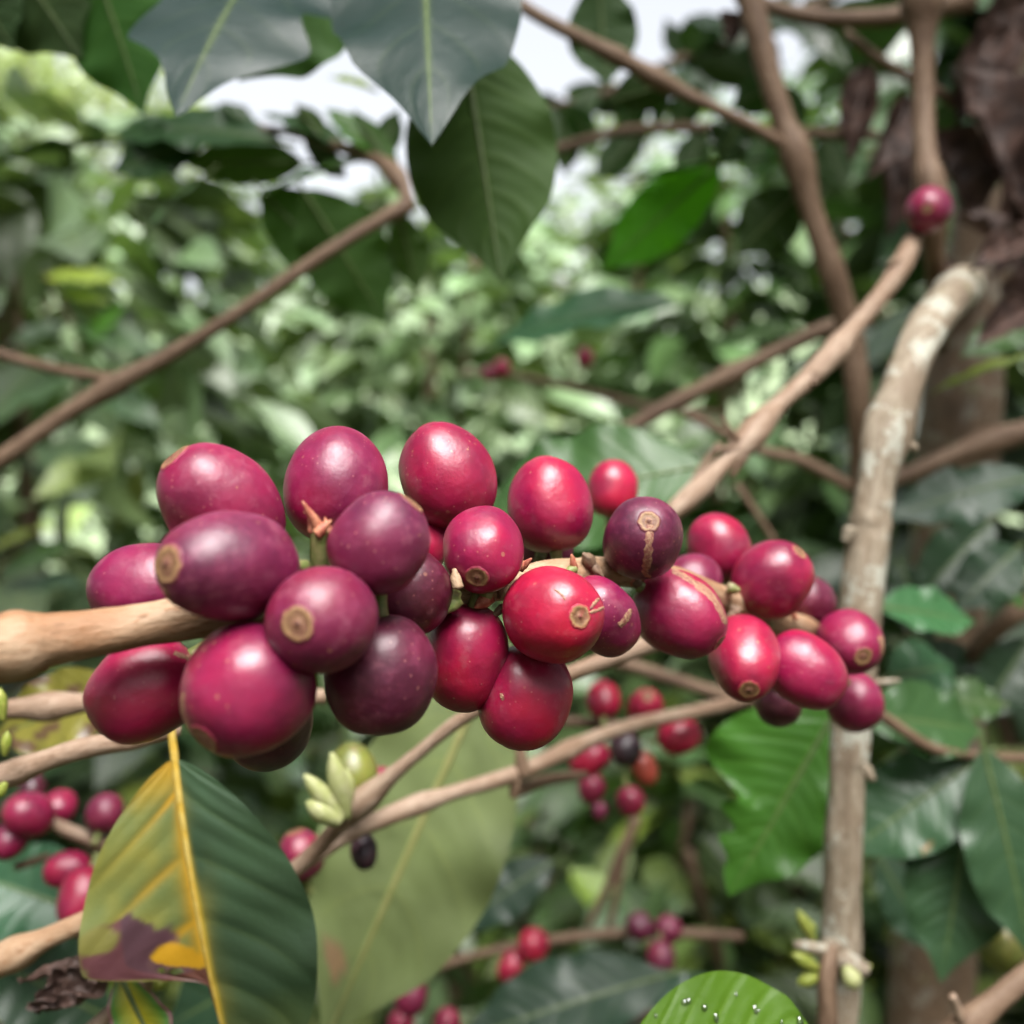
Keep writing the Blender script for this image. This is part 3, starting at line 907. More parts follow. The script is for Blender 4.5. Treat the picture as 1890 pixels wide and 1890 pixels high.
# left diagonal twig and the leaves at its tip
diag = branch('coffee_branch', [(-60, 890, 0.37, 34), (20, 835, 0.37, 32), (120, 765, 0.375, 32), (220, 705, 0.38, 34), (330, 645, 0.385, 28), (450, 570, 0.39, 26), (560, 495, 0.395, 26), (660, 430, 0.40, 26), (760, 375, 0.405, 26)], M_BROWN,
              'bare brown twig slanting up from the left edge to the hanging leaves', 'branch', nodes=(0.31, 0.97), amp=0.25)
subtube('side_twig', diag, [(215, 700, 0.38, 22), (120, 685, 0.385, 20), (50, 668, 0.39, 20), (-30, 645, 0.39, 20)], M_BROWN)
leaf(diag, (560, 350, 0.41), (712, 600, 0.42), 86, (0.1, 1, 0.2), GM, 0.75, fold=0.15)
leaf(diag, (480, 350, 0.43), (640, 520, 0.43), 70, (0.2, 1, 0.3), GM, 0.7, fold=0.15)
leaf(diag, (735, 395, 0.41), (772, 540, 0.42), 40, (0.1, 1, 0.1), GM, 0.7)
leaf(diag, (200, 695, 0.385), (60, 640, 0.40), 24, (0, -0.4, 0.9), GM, 0.3)

LATE = []
for b_, t_, h_, n_, c_ in (((690, 165, 0.44), (606, 142, 0.44), 15, (0, -0.7, 0.7), (0.22, 0.32, 0.03)), ((735, 330, 0.41), (650, 200, 0.42), 26, (0.2, 1, 0.2), GM), ((600, 265, 0.43), (545, 190, 0.43), 24, (0, 1, 0.4), GM),
                           ((700, 290, 0.42), (735, 200, 0.42), 26, (0, 1, 0.3), GD), ((560, 255, 0.44), (640, 330, 0.43), 24, (0, 1, 0.3), GD), ((470, 235, 0.45), (400, 190, 0.45), 24, (0, -0.7, 0.7), GD)):
    LATE.append((b_, t_, h_, n_, c_))
yng = branch('coffee_twig', [(140, 760, 1.16, 12), (150, 650, 1.15, 11), (120, 570, 1.15, 9), (85, 505, 1.15, 7)], M_BROWN, 'young shoot with lime yellow leaves in the left background', 'twig')
for b_, t_, h_, n_, c_ in (((78, 512, 1.15), (228, 522, 1.13), 26, (0.0, -0.65, 0.75), (0.30, 0.36, 0.03)), ((105, 540, 1.15), (205, 560, 1.13), 17, (0.1, -0.7, 0.7), (0.24, 0.33, 0.05)),
                           ((130, 600, 1.15), (300, 660, 1.12), 36, (0.1, -0.7, 0.7), (0.06, 0.13, 0.04)), ((130, 600, 1.15), (10, 640, 1.13), 32, (-0.1, -0.7, 0.7), (0.05, 0.11, 0.04)), ((150, 650, 1.15), (235, 560, 1.12), 22, (0.2, -0.8, 0.5), (0.09, 0.24, 0.015)),
                           ((145, 700, 1.16), (300, 790, 1.12), 38, (0.1, -0.7, 0.7), (0.05, 0.12, 0.04)), ((145, 700, 1.16), (0, 760, 1.13), 36, (0.1, -0.6, 0.8), (0.07, 0.14, 0.05))):
    leaf(yng, b_, t_, h_, n_, c_, 0.35, nu=20, nv=8, mat=M_FAR, rib=None)
yng2 = branch('coffee_twig', [(-40, 1120, 0.95, 12), (-10, 1060, 0.95, 11), (40, 1010, 0.95, 8)], M_BROWN, 'leafy shoot at the left edge beside the leftmost cherries', 'twig')
for b_, t_, h_, n_, c_ in (((-20, 1020, 0.95), (75, 975, 0.93), 14, (0.0, -0.7, 0.7), (0.26, 0.33, 0.03)), ((-10, 1060, 0.95), (140, 1010, 0.93), 34, (0.1, -0.7, 0.7), (0.06, 0.14, 0.035)), ((0, 1090, 0.95), (165, 1080, 0.92), 30, (0, -0.5, 0.85), (0.05, 0.10, 0.05))):
    leaf(yng2, b_, t_, h_, n_, c_, 0.35, nu=20, nv=8, mat=M_FAR, rib=None)
tipt = branch('coffee_twig', [(755, 375, 0.405, 24), (735, 330, 0.41, 28), (690, 290, 0.42, 26), (620, 270, 0.43, 20), (540, 245, 0.44, 16), (440, 235, 0.45, 14), (340, 240, 0.46, 12)], M_BROWN,
              'dark leafy twig reaching left above the bare slanting twig', 'twig', nodes=(0.12, 0.3), amp=0.4, rough=0.15)
for b_, t_, h_, n_, c_ in LATE: leaf(tipt, b_, t_, h_, n_, c_, 0.5, nu=20, nv=8)
leaf(tipt, (520, 262, 0.44), (190, 250, 0.46), 62, (0.0, -0.75, 0.6), GD, 0.2, fold=0.1, bend=0.05, label='broad dark leaf lying across the twig')
leaf(tipt, (380, 260, 0.45), (205, 320, 0.45), 56, (0.1, -0.9, 0.25), GD, 0.2)
leaf(tipt, (560, 300, 0.44), (330, 300, 0.45), 44, (0.1, 0.9, 0.4), GM, 0.7)
leaf(tipt, (210, 262, 0.46), (-30, 312, 0.46), 34, (0.0, -0.15, 1), GD, 0.3, bend=0.04)
leaf(tipt, (390, 315, 0.44), (240, 462, 0.44), 26, (-0.35, -0.45, 0.8), GM, 0.1, fold=0.1, label='narrow leaf seen nearly edge on, shining grey')
leaf(tipt, (680, 290, 0.42), (470, 370, 0.43), 34, (-0.1, -0.5, 0.85), GM, 0.2)
leaf(tipt, (640, 270, 0.43), (480, 210, 0.44), 34, (0, -0.6, 0.8), GD, 0.3)
leaf(tipt, (700, 285, 0.42), (600, 200, 0.42), 28, (0, -0.8, 0.5), GB, 0.6)

# top left twig with its hanging grey glossy leaves
top1 = branch('coffee_twig', [(-40, -150, 0.30, 30), (150, -120, 0.30, 28), (330, -90, 0.295, 26), (520, -70, 0.29, 24), (760, -130, 0.27, 22), (950, -180, 0.26, 20)], M_BROWN,
              'leafy twig just above the frame from which the big grey glossy leaves hang', 'twig', nodes=(0.2, 0.45, 0.7))
def wl1(u): return outline(u) * (1.0 + 0.18 * math.sin(u * 21))
leaf(top1, (520, -120, 0.300), (325, 215, 0.235), 160, (0.10, -0.80, 0.62), (0.011, 0.024, 0.020), 0.05, fold=-0.12, bend=0.04, wave=0.10, wl=wl1, wr=wl1,
     mat=M_GLOSS, label='wide grey shining leaf beside the top centre one')
leaf(top1, (640, -110, 0.31), (440, 150, 0.31), 110, (0.0, 1, 0.1), GM, 0.5, fold=0.10, wave=0.12)
leaf(top1, (780, -170, 0.285), (797, 268, 0.208), 178, (0.02, -0.82, 0.60), (0.011, 0.024, 0.020), 0.05, fold=-0.14, bend=0.04, wave=0.12, pucker=0.9, mat=M_GLOSS, label='large grey glossy leaf hanging tip down at top centre')
leaf(top1, (140, -150, 0.32), (265, 212, 0.33), 112, (0.2, 1, 0.1), (0.03, 0.10, 0.02), 0.60, fold=0.1, label='dark green leaf seen against the light')
leaf(top1, (-60, -190, 0.32), (150, 110, 0.33), 130, (0.2, 1, 0.1), (0.018, 0.045, 0.014), 0.3, fold=0.1)
leaf(top1, (-90, -90, 0.32), (25, 95, 0.33), 70, (0.1, 1, 0.1), (0.015, 0.035, 0.012), 0.3, fold=0.1)
leaf(top1, (850, 40, 0.285), (925, 522, 0.275), 142, (0.05, 1, 0.12), (0.024, 0.070, 0.010), 0.42, fold=0.05, bend=0.03, wave=0.10, pucker=2.2, label='broad dark green leaf hanging below the grey one', ribw=0.0009)

# upper middle twig, crossing stems and leaves at upper right
up1 = branch('coffee_branch', [(940, -10, 0.40, 22), (990, 28, 0.40, 24), (1130, 100, 0.405, 26), (1240, 160, 0.41, 28), (1300, 190, 0.41, 22), (1400, 240, 0.415, 22), (1465, 280, 0.42, 22)], M_BROWN,
             'thin reddish brown branch sloping down to the slanting stem at upper right', 'branch', nodes=(0.36, 0.5), amp=0.4)
leaf(up1, (1105, -40, 0.43), (1120, 160, 0.43), 66, (0.1, 1, 0.1), GD, 0.4, fold=0.1)
leaf(up1, (1250, 150, 0.42), (1120, 190, 0.43), 40, (0, 0.9, 0.5), GD, 0.3)
leaf(up1, (1370, 215, 0.43), (1330, 300, 0.44), 45, (0, -0.9, 0.5), GD, 0.3)
slant = branch('upright_shoot', [(1350, -150, 0.42, 50), (1385, 0, 0.42, 50), (1415, 120, 0.42, 46), (1445, 220, 0.42, 42), (1470, 285, 0.42, 52), (1495, 380, 0.422, 42), (1535, 500, 0.425, 42), (1570, 620, 0.43, 46), (1585, 740, 0.43, 44), (1592, 860, 0.44, 44), (1592, 1000, 0.45, 44)], M_BROWN,
               'slanting brown stem running down from the top edge behind the side branch', 'stem', nodes=(0.38, 0.55), amp=0.2)
leaf(slant, (1480, 350, 0.43), (1360, 470, 0.44), 58, (0, 1, 0.2), GD, 0.55, fold=0.1, label='rounded dark green leaf')
leaf(slant, (1330, 300, 0.46), (1110, 500, 0.48), 62, (0.2, 1, 0.4), (0.06, 0.19, 0.012), 0.9, fold=0.1, label='bright green leaf lit through')
leaf(slant, (1460, 290, 0.44), (1150, 340, 0.47), 26, (0, -0.3, 1), GD, 0.2)
leaf(slant, (1440, 150, 0.43), (1350, 200, 0.44), 38, (0, 1, 0.3), GD, 0.4)
upr = branch('upright_shoot', [(1700, -120, 0.38, 46), (1702, 0, 0.38, 62), (1702, 60, 0.38, 44), (1704, 180, 0.38, 40), (1708, 290, 0.375, 42), (1716, 335, 0.372, 54), (1722, 430, 0.375, 40), (1728, 520, 0.39, 36), (1735, 640, 0.42, 34)], M_BROWN,
             'straight golden brown stem at upper right above the single red cherry', 'stem', nodes=(0.15, 0.62), amp=0.3)
cross = branch('coffee_branch', [(1360, -8, 0.45, 28), (1480, 28, 0.45, 30), (1600, 34, 0.45, 32), (1700, 20, 0.45, 36), (1790, 0, 0.46, 40)], M_BROWN,
               'reddish brown branch crossing the top edge between two stems', 'branch')
back1 = branch('coffee_branch', [(980, 290, 0.58, 18), (1080, 260, 0.58, 20), (1160, 240, 0.58, 20), (1330, 236, 0.58, 20), (1480, 245, 0.58, 20), (1620, 250, 0.58, 20)], M_BROWN,
               'thin dark branch lying level behind the hanging leaf tip', 'branch')
leaf(back1, (1330, 330, 0.60), (1130, 330, 0.62), 30, (0, -0.3, 1), GM, 0.2)
back3 = branch('coffee_branch', [(1560, -20, 0.95, 18), (1400, 60, 0.92, 18), (1250, 110, 0.90, 16), (1120, 170, 0.88, 14), (1000, 200, 0.86, 10)], M_BROWN,
               'leafy branch reaching left behind the thin reddish one at upper right', 'branch')
_r = random.Random(15)
for i in range(34):
    t = _r.random()
    bx, by, dd = 1560 - 560 * t + _r.uniform(-20, 20), 220 * t - 20 + _r.uniform(-20, 25), 0.95 - 0.09 * t + _r.uniform(-0.05, 0.05)
    a = _r.uniform(0.1, 3.0); L_ = _r.uniform(95, 150)
    up_ = -0.6 if _r.random() < 0.3 else 1.0
    leaf(back3, (bx, by, dd), (bx + L_ * math.cos(a), by + up_ * L_ * math.sin(a), dd + _r.uniform(-0.06, 0.06)), _r.uniform(22, 34), (_r.uniform(-.4, .4), _r.choice((-0.8, 1)), _r.uniform(.2, .9)), GD if _r.random() < 0.7 else GM, 0.3, nu=12, nv=6, rib=None, mat=M_FAR)
for bx, by, tx, ty, h_ in ((1180, 245, 1100, 330, 34), (1300, 238, 1260, 340, 36), (1420, 240, 1380, 330, 32), (1090, 262, 1050, 190, 26), (1240, 238, 1300, 150, 30), (1520, 246, 1560, 350, 36), (1140, 245, 1200, 160, 28), (1480, 245, 1440, 150, 30)):
    leaf(back1, (bx, by, 0.58), (tx, ty, 0.57), h_, (0.1, 1, 0.3), GD, 0.5, nu=16, nv=8)
back2 = branch('coffee_branch', [(1150, 795, 0.46, 26), (1250, 740, 0.46, 30), (1350, 690, 0.46, 28), (1450, 640, 0.46, 28), (1540, 600, 0.46, 30), (1610, 590, 0.46, 28)], M_BROWN,
               'reddish brown branch slanting behind the side branch at right', 'branch', nodes=(0.45,), amp=0.4)
leaf(back2, (1250, 560, 0.50), (905, 640, 0.52), 58, (0.0, -0.75, 0.65), (0.030, 0.085, 0.035), 0.25, bend=0.06, label='dark drooping leaf with a grey sheen')
leaf(back2, (1480, 610, 0.50), (1300, 640, 0.52), 40, (0.0, -0.6, 0.8), GM, 0.3)
twr1 = branch('coffee_twig', [(1260, 760, 0.44, 16), (1310, 785, 0.44, 18), (1400, 830, 0.44, 20), (1480, 850, 0.44, 22), (1570, 900, 0.44, 26)], M_BROWN,
              'dark twig passing behind the side branch above the right cherries', 'twig')
twr2 = branch('coffee_twig', [(1360, 895, 0.40, 14), (1395, 945, 0.40, 12), (1430, 1000, 0.40, 12)], M_BROWN, 'tiny twig just above the right hand cherries', 'twig')
twr3 = branch('coffee_branch', [(1640, 890, 0.48, 30), (1740, 850, 0.48, 34), (1830, 815, 0.48, 40), (1950, 780, 0.48, 44)], M_BROWN, 'brown branch leaving the trunk at the right edge', 'branch', nodes=(0.6,), amp=0.3)
leaf(twr3, (1920, 880, 0.40), (1630, 960, 0.40), 62, (0.1, -0.75, 0.65), (0.025, 0.06, 0.035), 0.05, fold=0.0, bend=0.05, label='dark slate coloured leaf reaching left')
twr4 = branch('coffee_branch', [(1960, 1090, 0.45, 44), (1880, 1130, 0.45, 40), (1820, 1180, 0.46, 36), (1780, 1240, 0.48, 30), (1760, 1300, 0.52, 26)], M_BROWN, 'dim brown branch at the right edge beside dark leaves', 'branch')
leaf(twr4, (1930, 590, 0.42), (1770, 660, 0.42), 45, (0, -0.8, 0.6), GM, 0.2)
leaf(twr4, (1930, 650, 0.38), (1715, 728, 0.38), 24, (0, -0.3, 1), (0.16, 0.24, 0.03), 0.5, label='narrow yellow green leaf')
leaf(twr4, (1880, 1095, 0.44), (1860, 1110, 0.44), 30, (0, -0.8, 0.6), GB, 0.4)

# leaf behind the upper cherries
mid = branch('coffee_twig', [(1330, 820, 0.30, 16), (1300, 860, 0.30, 16), (1240, 960, 0.29, 16), (1200, 1040, 0.28, 16)], M_BROWN, 'thin hidden twig carrying the broad green leaf behind the upper cherries', 'twig')
leaf(mid, (1300, 860, 0.30), (870, 960, 0.31), 128, (0.05, -0.85, 0.52), (0.050, 0.118, 0.036), 0.3, fold=0.08, bend=0.03, side=0.0)
leaf(mid, (1180, 1000, 0.31), (990, 1060, 0.32), 70, (0.05, -0.85, 0.52), (0.050, 0.118, 0.036), 0.3)

# lower branches
low1 = branch('coffee_branch', [(470, 1665, 0.232, 26), (560, 1592, 0.230, 32), (620, 1530, 0.228, 30), (675, 1475, 0.226, 40), (760, 1400, 0.224, 25), (880, 1310, 0.222, 26), (1050, 1245, 0.222, 30), (1180, 1195, 0.224, 36), (1330, 1150, 0.24, 32)], M_PINK,
              'smooth pale pinkish branch rising behind the middle cherries', 'branch', nodes=(0.27,), amp=0.3)
bud(low1, (640, 1510, 0.222), (612, 1390, 0.220), 38); bud(low1, (632, 1512, 0.221), (562, 1430, 0.219), 36); bud(low1, (628, 1518, 0.220), (566, 1480, 0.219), 42); bud(low1, (640, 1500, 0.224), (640, 1420, 0.224), 30)
low2 = branch('coffee_branch', [(560, 1600, 0.240, 22), (640, 1545, 0.242, 25), (720, 1505, 0.246, 36), (830, 1465, 0.255, 28), (960, 1425, 0.27, 32), (1090, 1365, 0.295, 28), (1180, 1335, 0.32, 26), (1290, 1312, 0.34, 26), (1400, 1285, 0.35, 26)], M_PINK,
              'long brown tinted branch forking below the middle cherries towards the small red cluster', 'branch', nodes=(0.18, 0.47), amp=0.3)
subtube('stub', low2, [(965, 1430, 0.268, 30), (962, 1400, 0.268, 24), (960, 1375, 0.268, 18)], M_BROWN)
subtube('stub', low2, [(955, 1430, 0.268, 26), (950, 1455, 0.268, 22), (948, 1472, 0.268, 16)], M_BROWN)
subtube('side_twig', low2, [(950, 1460, 0.272, 26), (1010, 1440, 0.29, 22), (1080, 1430, 0.31, 16)], M_BROWN)
leaf(low2, (905, 1235, 0.300), (596, 1935, 0.285), 172, (0.15, 1, -0.05), (0.22, 0.27, 0.085), 0.30, fold=0.06, wave=0.14, bend=-0.03, pucker=2.6, label='big pale olive leaf seen from below with a straight midrib', rib=mat_plain('olive_midrib', (0.20, 0.21, 0.07), (0.24, 0.23, 0.09), 300, 0.45), ribw=0.0013,
     colfn=lambda u, v: ((0.22, 0.13, 0.08) if (((u - 0.80) / 0.035) ** 2 + ((abs(v) - 0.45) / 0.25) ** 2) < 1 and v < 0 else tuple(np.array((0.128, 0.160, 0.066)) * (1 + 0.30 * noise.noise(Vector((u * 6, v * 2, 4))) + 0.15 * noise.noise(Vector((u * 17, v * 5, 7)))))))
low3 = branch('coffee_branch', [(1000, 1330, 0.36, 22), (1100, 1335, 0.36, 20), (1180, 1345, 0.36, 18)], M_BROWN, 'short brown twig behind the small red cluster', 'twig')
low4 = branch('coffee_branch', [(1120, 1215, 0.40, 28), (1200, 1240, 0.40, 26), (1320, 1278, 0.40, 26), (1420, 1300, 0.40, 26)], M_BROWN, 'dim brown branch sloping under the right hand cherries', 'branch')
low5 = branch('coffee_branch', [(740, 1800, 0.46, 14), (790, 1790, 0.46, 16), (870, 1765, 0.46, 16), (960, 1745, 0.46, 18), (1100, 1725, 0.46, 20), (1230, 1722, 0.46, 20), (1370, 1728, 0.46, 18)], M_BROWN,
              'thin blurred branch with sparse cherries near the bottom', 'branch')
low6 = branch('coffee_twig', [(1085, 1710, 0.5, 12), (1120, 1640, 0.5, 16), (1150, 1570, 0.5, 22), (1175, 1510, 0.5, 20)], M_BROWN, 'forked thin twig standing below the small red cluster', 'twig')
subtube('side_twig', low6, [(1125, 1712, 0.5, 12), (1140, 1640, 0.5, 14), (1152, 1570, 0.5, 16)], M_BROWN)
lf1 = branch('coffee_branch', [(-60, 1315, 0.225, 36), (40, 1308, 0.225, 36), (95, 1304, 0.225, 48), (180, 1296, 0.225, 34), (400, 1290, 0.225, 30), (600, 1285, 0.225, 28)], M_PINK,
             'blurred pinkish branch behind the lowest left cherries', 'branch', nodes=(0.2,), amp=0.2)
leaf(lf1, (240, 1275, 0.25), (-10, 1360, 0.255), 78, (0.1, -0.9, 0.4), (0.20, 0.18, 0.03), 0.35, colfn=lambda u, v: ((0.09, 0.05, 0.025) if noise.noise(Vector((u * 4, v * 2, 3))) > 0.12 else (0.17, 0.155, 0.025)), label='olive yellow leaf with brown blotches')
lf2 = branch('coffee_branch', [(-60, 1450, 0.196, 44), (20, 1428, 0.196, 44), (80, 1405, 0.196, 38), (160, 1380, 0.196, 40), (250, 1364, 0.196, 34), (330, 1345, 0.197, 26)], M_PINK,
             'tan twig at left that holds up the yellowing leaf', 'branch', nodes=(0.25, 0.8), amp=0.15)
for b_, t_, w_ in (((5, 1330, 0.19), (0, 1270, 0.19), 22), ((8, 1395, 0.19), (14, 1350, 0.19), 20), ((10, 1445, 0.19), (-8, 1475, 0.19), 22)):
    bud(lf2, b_, t_, w_, M_BUDG)


def heroc(u, v):
    av = abs(v)
    ph = (u - 0.20 * av ** 1.4) * 6
    fr = abs(ph - math.floor(ph) - 0.5)
    vein = math.exp(-(fr / 0.10) ** 2)
    n1 = noise.noise(Vector((u * 9, v * 2.5, 1.7)))
    if v > 0:
        g = 0.40 + 0.75 * n1 + 0.3 * noise.noise(Vector((u * 22, v * 6, 5)))
        g = max(0, min(1, g + 0.25))
        c = np.array((0.22, 0.205, 0.040)) * (1 - g) + np.array((0.105, 0.140, 0.045)) * g
        gold = np.array((0.36, 0.20, 0.010))
        k = max(math.exp(-(v / 0.10) ** 2), vein * max(0.0, 1 - av * 1.0) * (0.75 + 0.6 * n1), max(0, 1 - u / 0.13))
        c = c * (1 - min(1, k)) + gold * min(1, k)
        def put(c, d, new, soft=0.25):
            t = max(0.0, min(1.0, (1 + soft - d) / (2 * soft)))
            t = t * t * (3 - 2 * t)
            return c * (1 - t) + np.array(new) * t
        wob = 0.55 * noise.noise(Vector((u * 16, v * 4, 8))) + 0.3 * noise.noise(Vector((u * 45, v * 11, 2)))
        d = ((u - 0.470 + 0.06 * (v - 0.6)) / 0.105) ** 2 + ((v - 0.58) / 0.44) ** 2 + wob
        c = put(c, d, np.array((0.075, 0.032, 0.045)) * (1 + 0.6 * n1) + np.array((0.03, 0.004, 0.0)) * (v > 0.65), 0.16)
        c = put(c, ((u - 0.492 + 0.08 * (v - 0.25)) / 0.040) ** 2 + ((v - 0.24) / 0.20) ** 2 + 0.9 * wob, (0.45, 0.24, 0.008))
        c = put(c, ((u - 0.400) / 0.035) ** 2 + ((v - 0.86) / 0.16) ** 2 + 1.3 * wob, (0.15, 0.14, 0.035), 0.4)
        if u > 0.535: c = np.array((0.10, 0.035, 0.025))
    else:
        c = np.array((0.036, 0.072, 0.036)) * (1 + 0.3 * n1)
        y = max(0.0, min(1, (u - 0.62) / 0.25 + 0.3 * n1)) * max(0, 1 - av * 0.7)
        c = c * (1 - 0.8 * y) + np.array((0.15, 0.16, 0.02)) * 0.8 * y
        k = min(1.0, math.exp(-(v / 0.045) ** 2) + 0.35 * math.exp(-(v / 0.16) ** 2) * max(0, 0.6 + 1.2 * n1))
        c = c * (1 - k) + np.array((0.36, 0.26, 0.03)) * k
        if ((u - 0.80) / 0.015) ** 2 + ((v + 0.40) / 0.12) ** 2 < 1: c = np.array((0.24, 0.14, 0.06))
    return np.clip(c, 0.01, 1)


def hero_left(u):
    f = outline(u) * 0.98
    if u > 0.47:
        t = min(1, (u - 0.47) / 0.12)
        f *= 1 - 0.97 * (t * t * (3 - 2 * t))
    return f


leaf(lf2, (322, 1400, 0.193), (462, 2085, 0.196), 212, (-0.02, -0.90, 0.42), (0.05, 0.1, 0.03), 0.22, fold=0.16, bend=0.035, side=0.012, wave=0.05, wr=hero_left, colfn=heroc, nu=150, nv=60,
     rib=M_RIBY, ribw=0.0008, hole=lambda u, v: ((u - 0.522) / 0.013) ** 2 + ((v * 2 - 1 - 0.50) / 0.12) ** 2 < 1, petiole=0.10, pucker=0.32, veins=6,
     label='half yellow half green leaf with a brown rotted patch')

leaf(lf2, (215, 1690, 0.1925), (203, 1812, 0.190), 34, (0.3, -0.9, 0.2), mat=M_DRY, crinkle=0.3, fold=0.8, rib=None, nu=30, nv=14, tr=0, name='dried_leaf_tip')
lf3 = branch('coffee_branch', [(-60, 1800, 0.205, 46), (25, 1762, 0.205, 52), (80, 1735, 0.205, 40), (170, 1695, 0.206, 38), (260, 1660, 0.207, 34)], M_TAN,
             'tan twig entering at the lower left edge under the rotted leaf patch', 'branch', nodes=(0.28,), amp=0.25)
lf4 = branch('coffee_twig', [(150, 1915, 0.20, 26), (225, 1850, 0.205, 28), (290, 1795, 0.21, 28), (350, 1740, 0.215, 26)], M_PINK, 'pale twig rising from the bottom left corner with green buds', 'twig', nodes=(0.65,), amp=0.4)
for b_, t_, w_ in (((300, 1790, 0.206), (245, 1765, 0.204), 30), ((300, 1795, 0.205), (248, 1790, 0.204), 28), ((305, 1785, 0.206), (262, 1748, 0.205), 26), ((305, 1800, 0.206), (285, 1830, 0.204), 24), ((310, 1780, 0.207), (300, 1750, 0.206), 28)):
    bud(lf4, b_, t_, w_, M_BUDG)
leaf(lf4, (222, 1795, 0.198), (330, 2010, 0.196), 62, (-0.3, -0.85, 0.45), GM, 0.3, fold=0.25, nu=60, nv=24,
     colfn=lambda u, v: (np.array((0.48, 0.40, 0.02)) * max(0, 1 - abs(v) * 1.3) + np.array((0.06, 0.17, 0.03)) * min(1, abs(v) * 1.3) if abs(v) < 0.9 else np.array((0.22, 0.10, 0.12))), label='small green leaf flushed yellow along the middle')
lf5 = branch('coffee_twig', [(80, 1508, 0.29, 20), (120, 1530, 0.29, 24), (190, 1556, 0.29, 26), (300, 1590, 0.29, 26), (420, 1620, 0.29, 24)], M_PINK, 'pale twig linking the lower left cherries', 'twig')
leaf(lf5, (170, 1690, 0.32), (-60, 1610, 0.32), 92, (0.1, -0.85, 0.5), (0.03, 0.085, 0.04), 0.15, label='dark green leaf at the lower left edge')
leaf(lf5, (200, 1880, 0.34), (-40, 1760, 0.33), 90, (0.1, -0.8, 0.6), (0.02, 0.05, 0.025), 0.15)
leaf(lf5, (560, 1760, 0.33), (300, 1900, 0.33), 90, (0.1, -0.8, 0.6), (0.02, 0.05, 0.025), 0.15)
subtube('side_twig', lf5, [(90, 1580, 0.29, 14), (60, 1590, 0.29, 16), (30, 1600, 0.29, 16)], M_BROWN)

# right hand leaves around the upright stem
rl = branch('coffee_twig', [(1580, 1290, 0.31, 22), (1640, 1330, 0.315, 22), (1720, 1380, 0.32, 20), (1800, 1395, 0.33, 18), (1900, 1400, 0.34, 18)], M_BROWN, 'hidden twig whose green leaves spread either side of the upright stem', 'twig')
for b_, t_, h_, n_ in (((1830, 960, 0.46), (1690, 1110, 0.45), 60, (0.1, -0.85, 0.5)), ((1880, 1010, 0.44), (1760, 1130, 0.43), 56, (0, -0.8, 0.6)), ((1700, 1180, 0.47), (1830, 1330, 0.46), 60, (0.1, -0.8, 0.5)),
                       ((1660, 1040, 0.48), (1720, 1190, 0.47), 48, (-0.2, -0.9, 0.3)), ((1620, 1580, 0.44), (1720, 1760, 0.43), 56, (0.2, -0.9, 0.3)), ((1900, 1180, 0.46), (1800, 1330, 0.45), 58, (0, -0.9, 0.3))):
    leaf(rl, b_, t_, h_, n_, (0.017, 0.042, 0.018), 0.12, nu=24, nv=10)
def bite(u):
    f = outline(u)
    for c, wdt, dep in ((0.60, 0.060, 0.55), (0.73, 0.065, 0.62), (0.86, 0.05, 0.4)):
        f *= 1 - dep * math.exp(-((u - c) / wdt) ** 2)
    return f
leaf(rl, (1548, 1300, 0.30), (1345, 1655, 0.295), 172, (0.05, -0.86, 0.50), GB, 0.35, wl=lambda u: outline(u) * 0.62, wr=bite, fold=0.06, nu=80, nv=26, wave=0.16, pucker=0.5, label='bright green shiny leaf with bites out of its edge')
leaf(rl, (1590, 1320, 0.325), (1815, 1350, 0.335), 75, (0.1, -0.85, 0.5), (0.038, 0.092, 0.028), 0.25)
leaf(rl, (1815, 1395, 0.33), (1555, 1580, 0.33), 88, (-0.1, -0.82, 0.56), (0.033, 0.076, 0.034), 0.12, fold=0.08)
leaf(rl, (1790, 1440, 0.335), (1735, 1815, 0.325), 100, (0.0, -0.85, 0.5), (0.033, 0.076, 0.034), 0.15, fold=0.05, nu=60, nv=30, hole=lambda u, v: ((u - 0.30) / 0.025) ** 2 + ((v - 0.80) / 0.06) ** 2 < 1, label='dark green leaf with a small round hole')
leaf(rl, (1815, 1380, 0.32), (1905, 1775, 0.31), 80, (-0.2, -0.85, 0.45), (0.033, 0.076, 0.034), 0.12, fold=0.05, label='dark green leaf at the right edge')
leaf(rl, (1620, 1120, 0.34), (1800, 1150, 0.35), 52, (0.0, -0.8, 0.6), (0.04, 0.12, 0.04), 0.2)
leaf(rl, (1640, 1250, 0.36), (1760, 1230, 0.37), 62, (0.0, -0.8, 0.6), (0.025, 0.075, 0.03), 0.15)
leaf(rl, (1850, 1300, 0.37), (1720, 1290, 0.37), 45, (0.0, -0.8, 0.6), GM, 0.2)

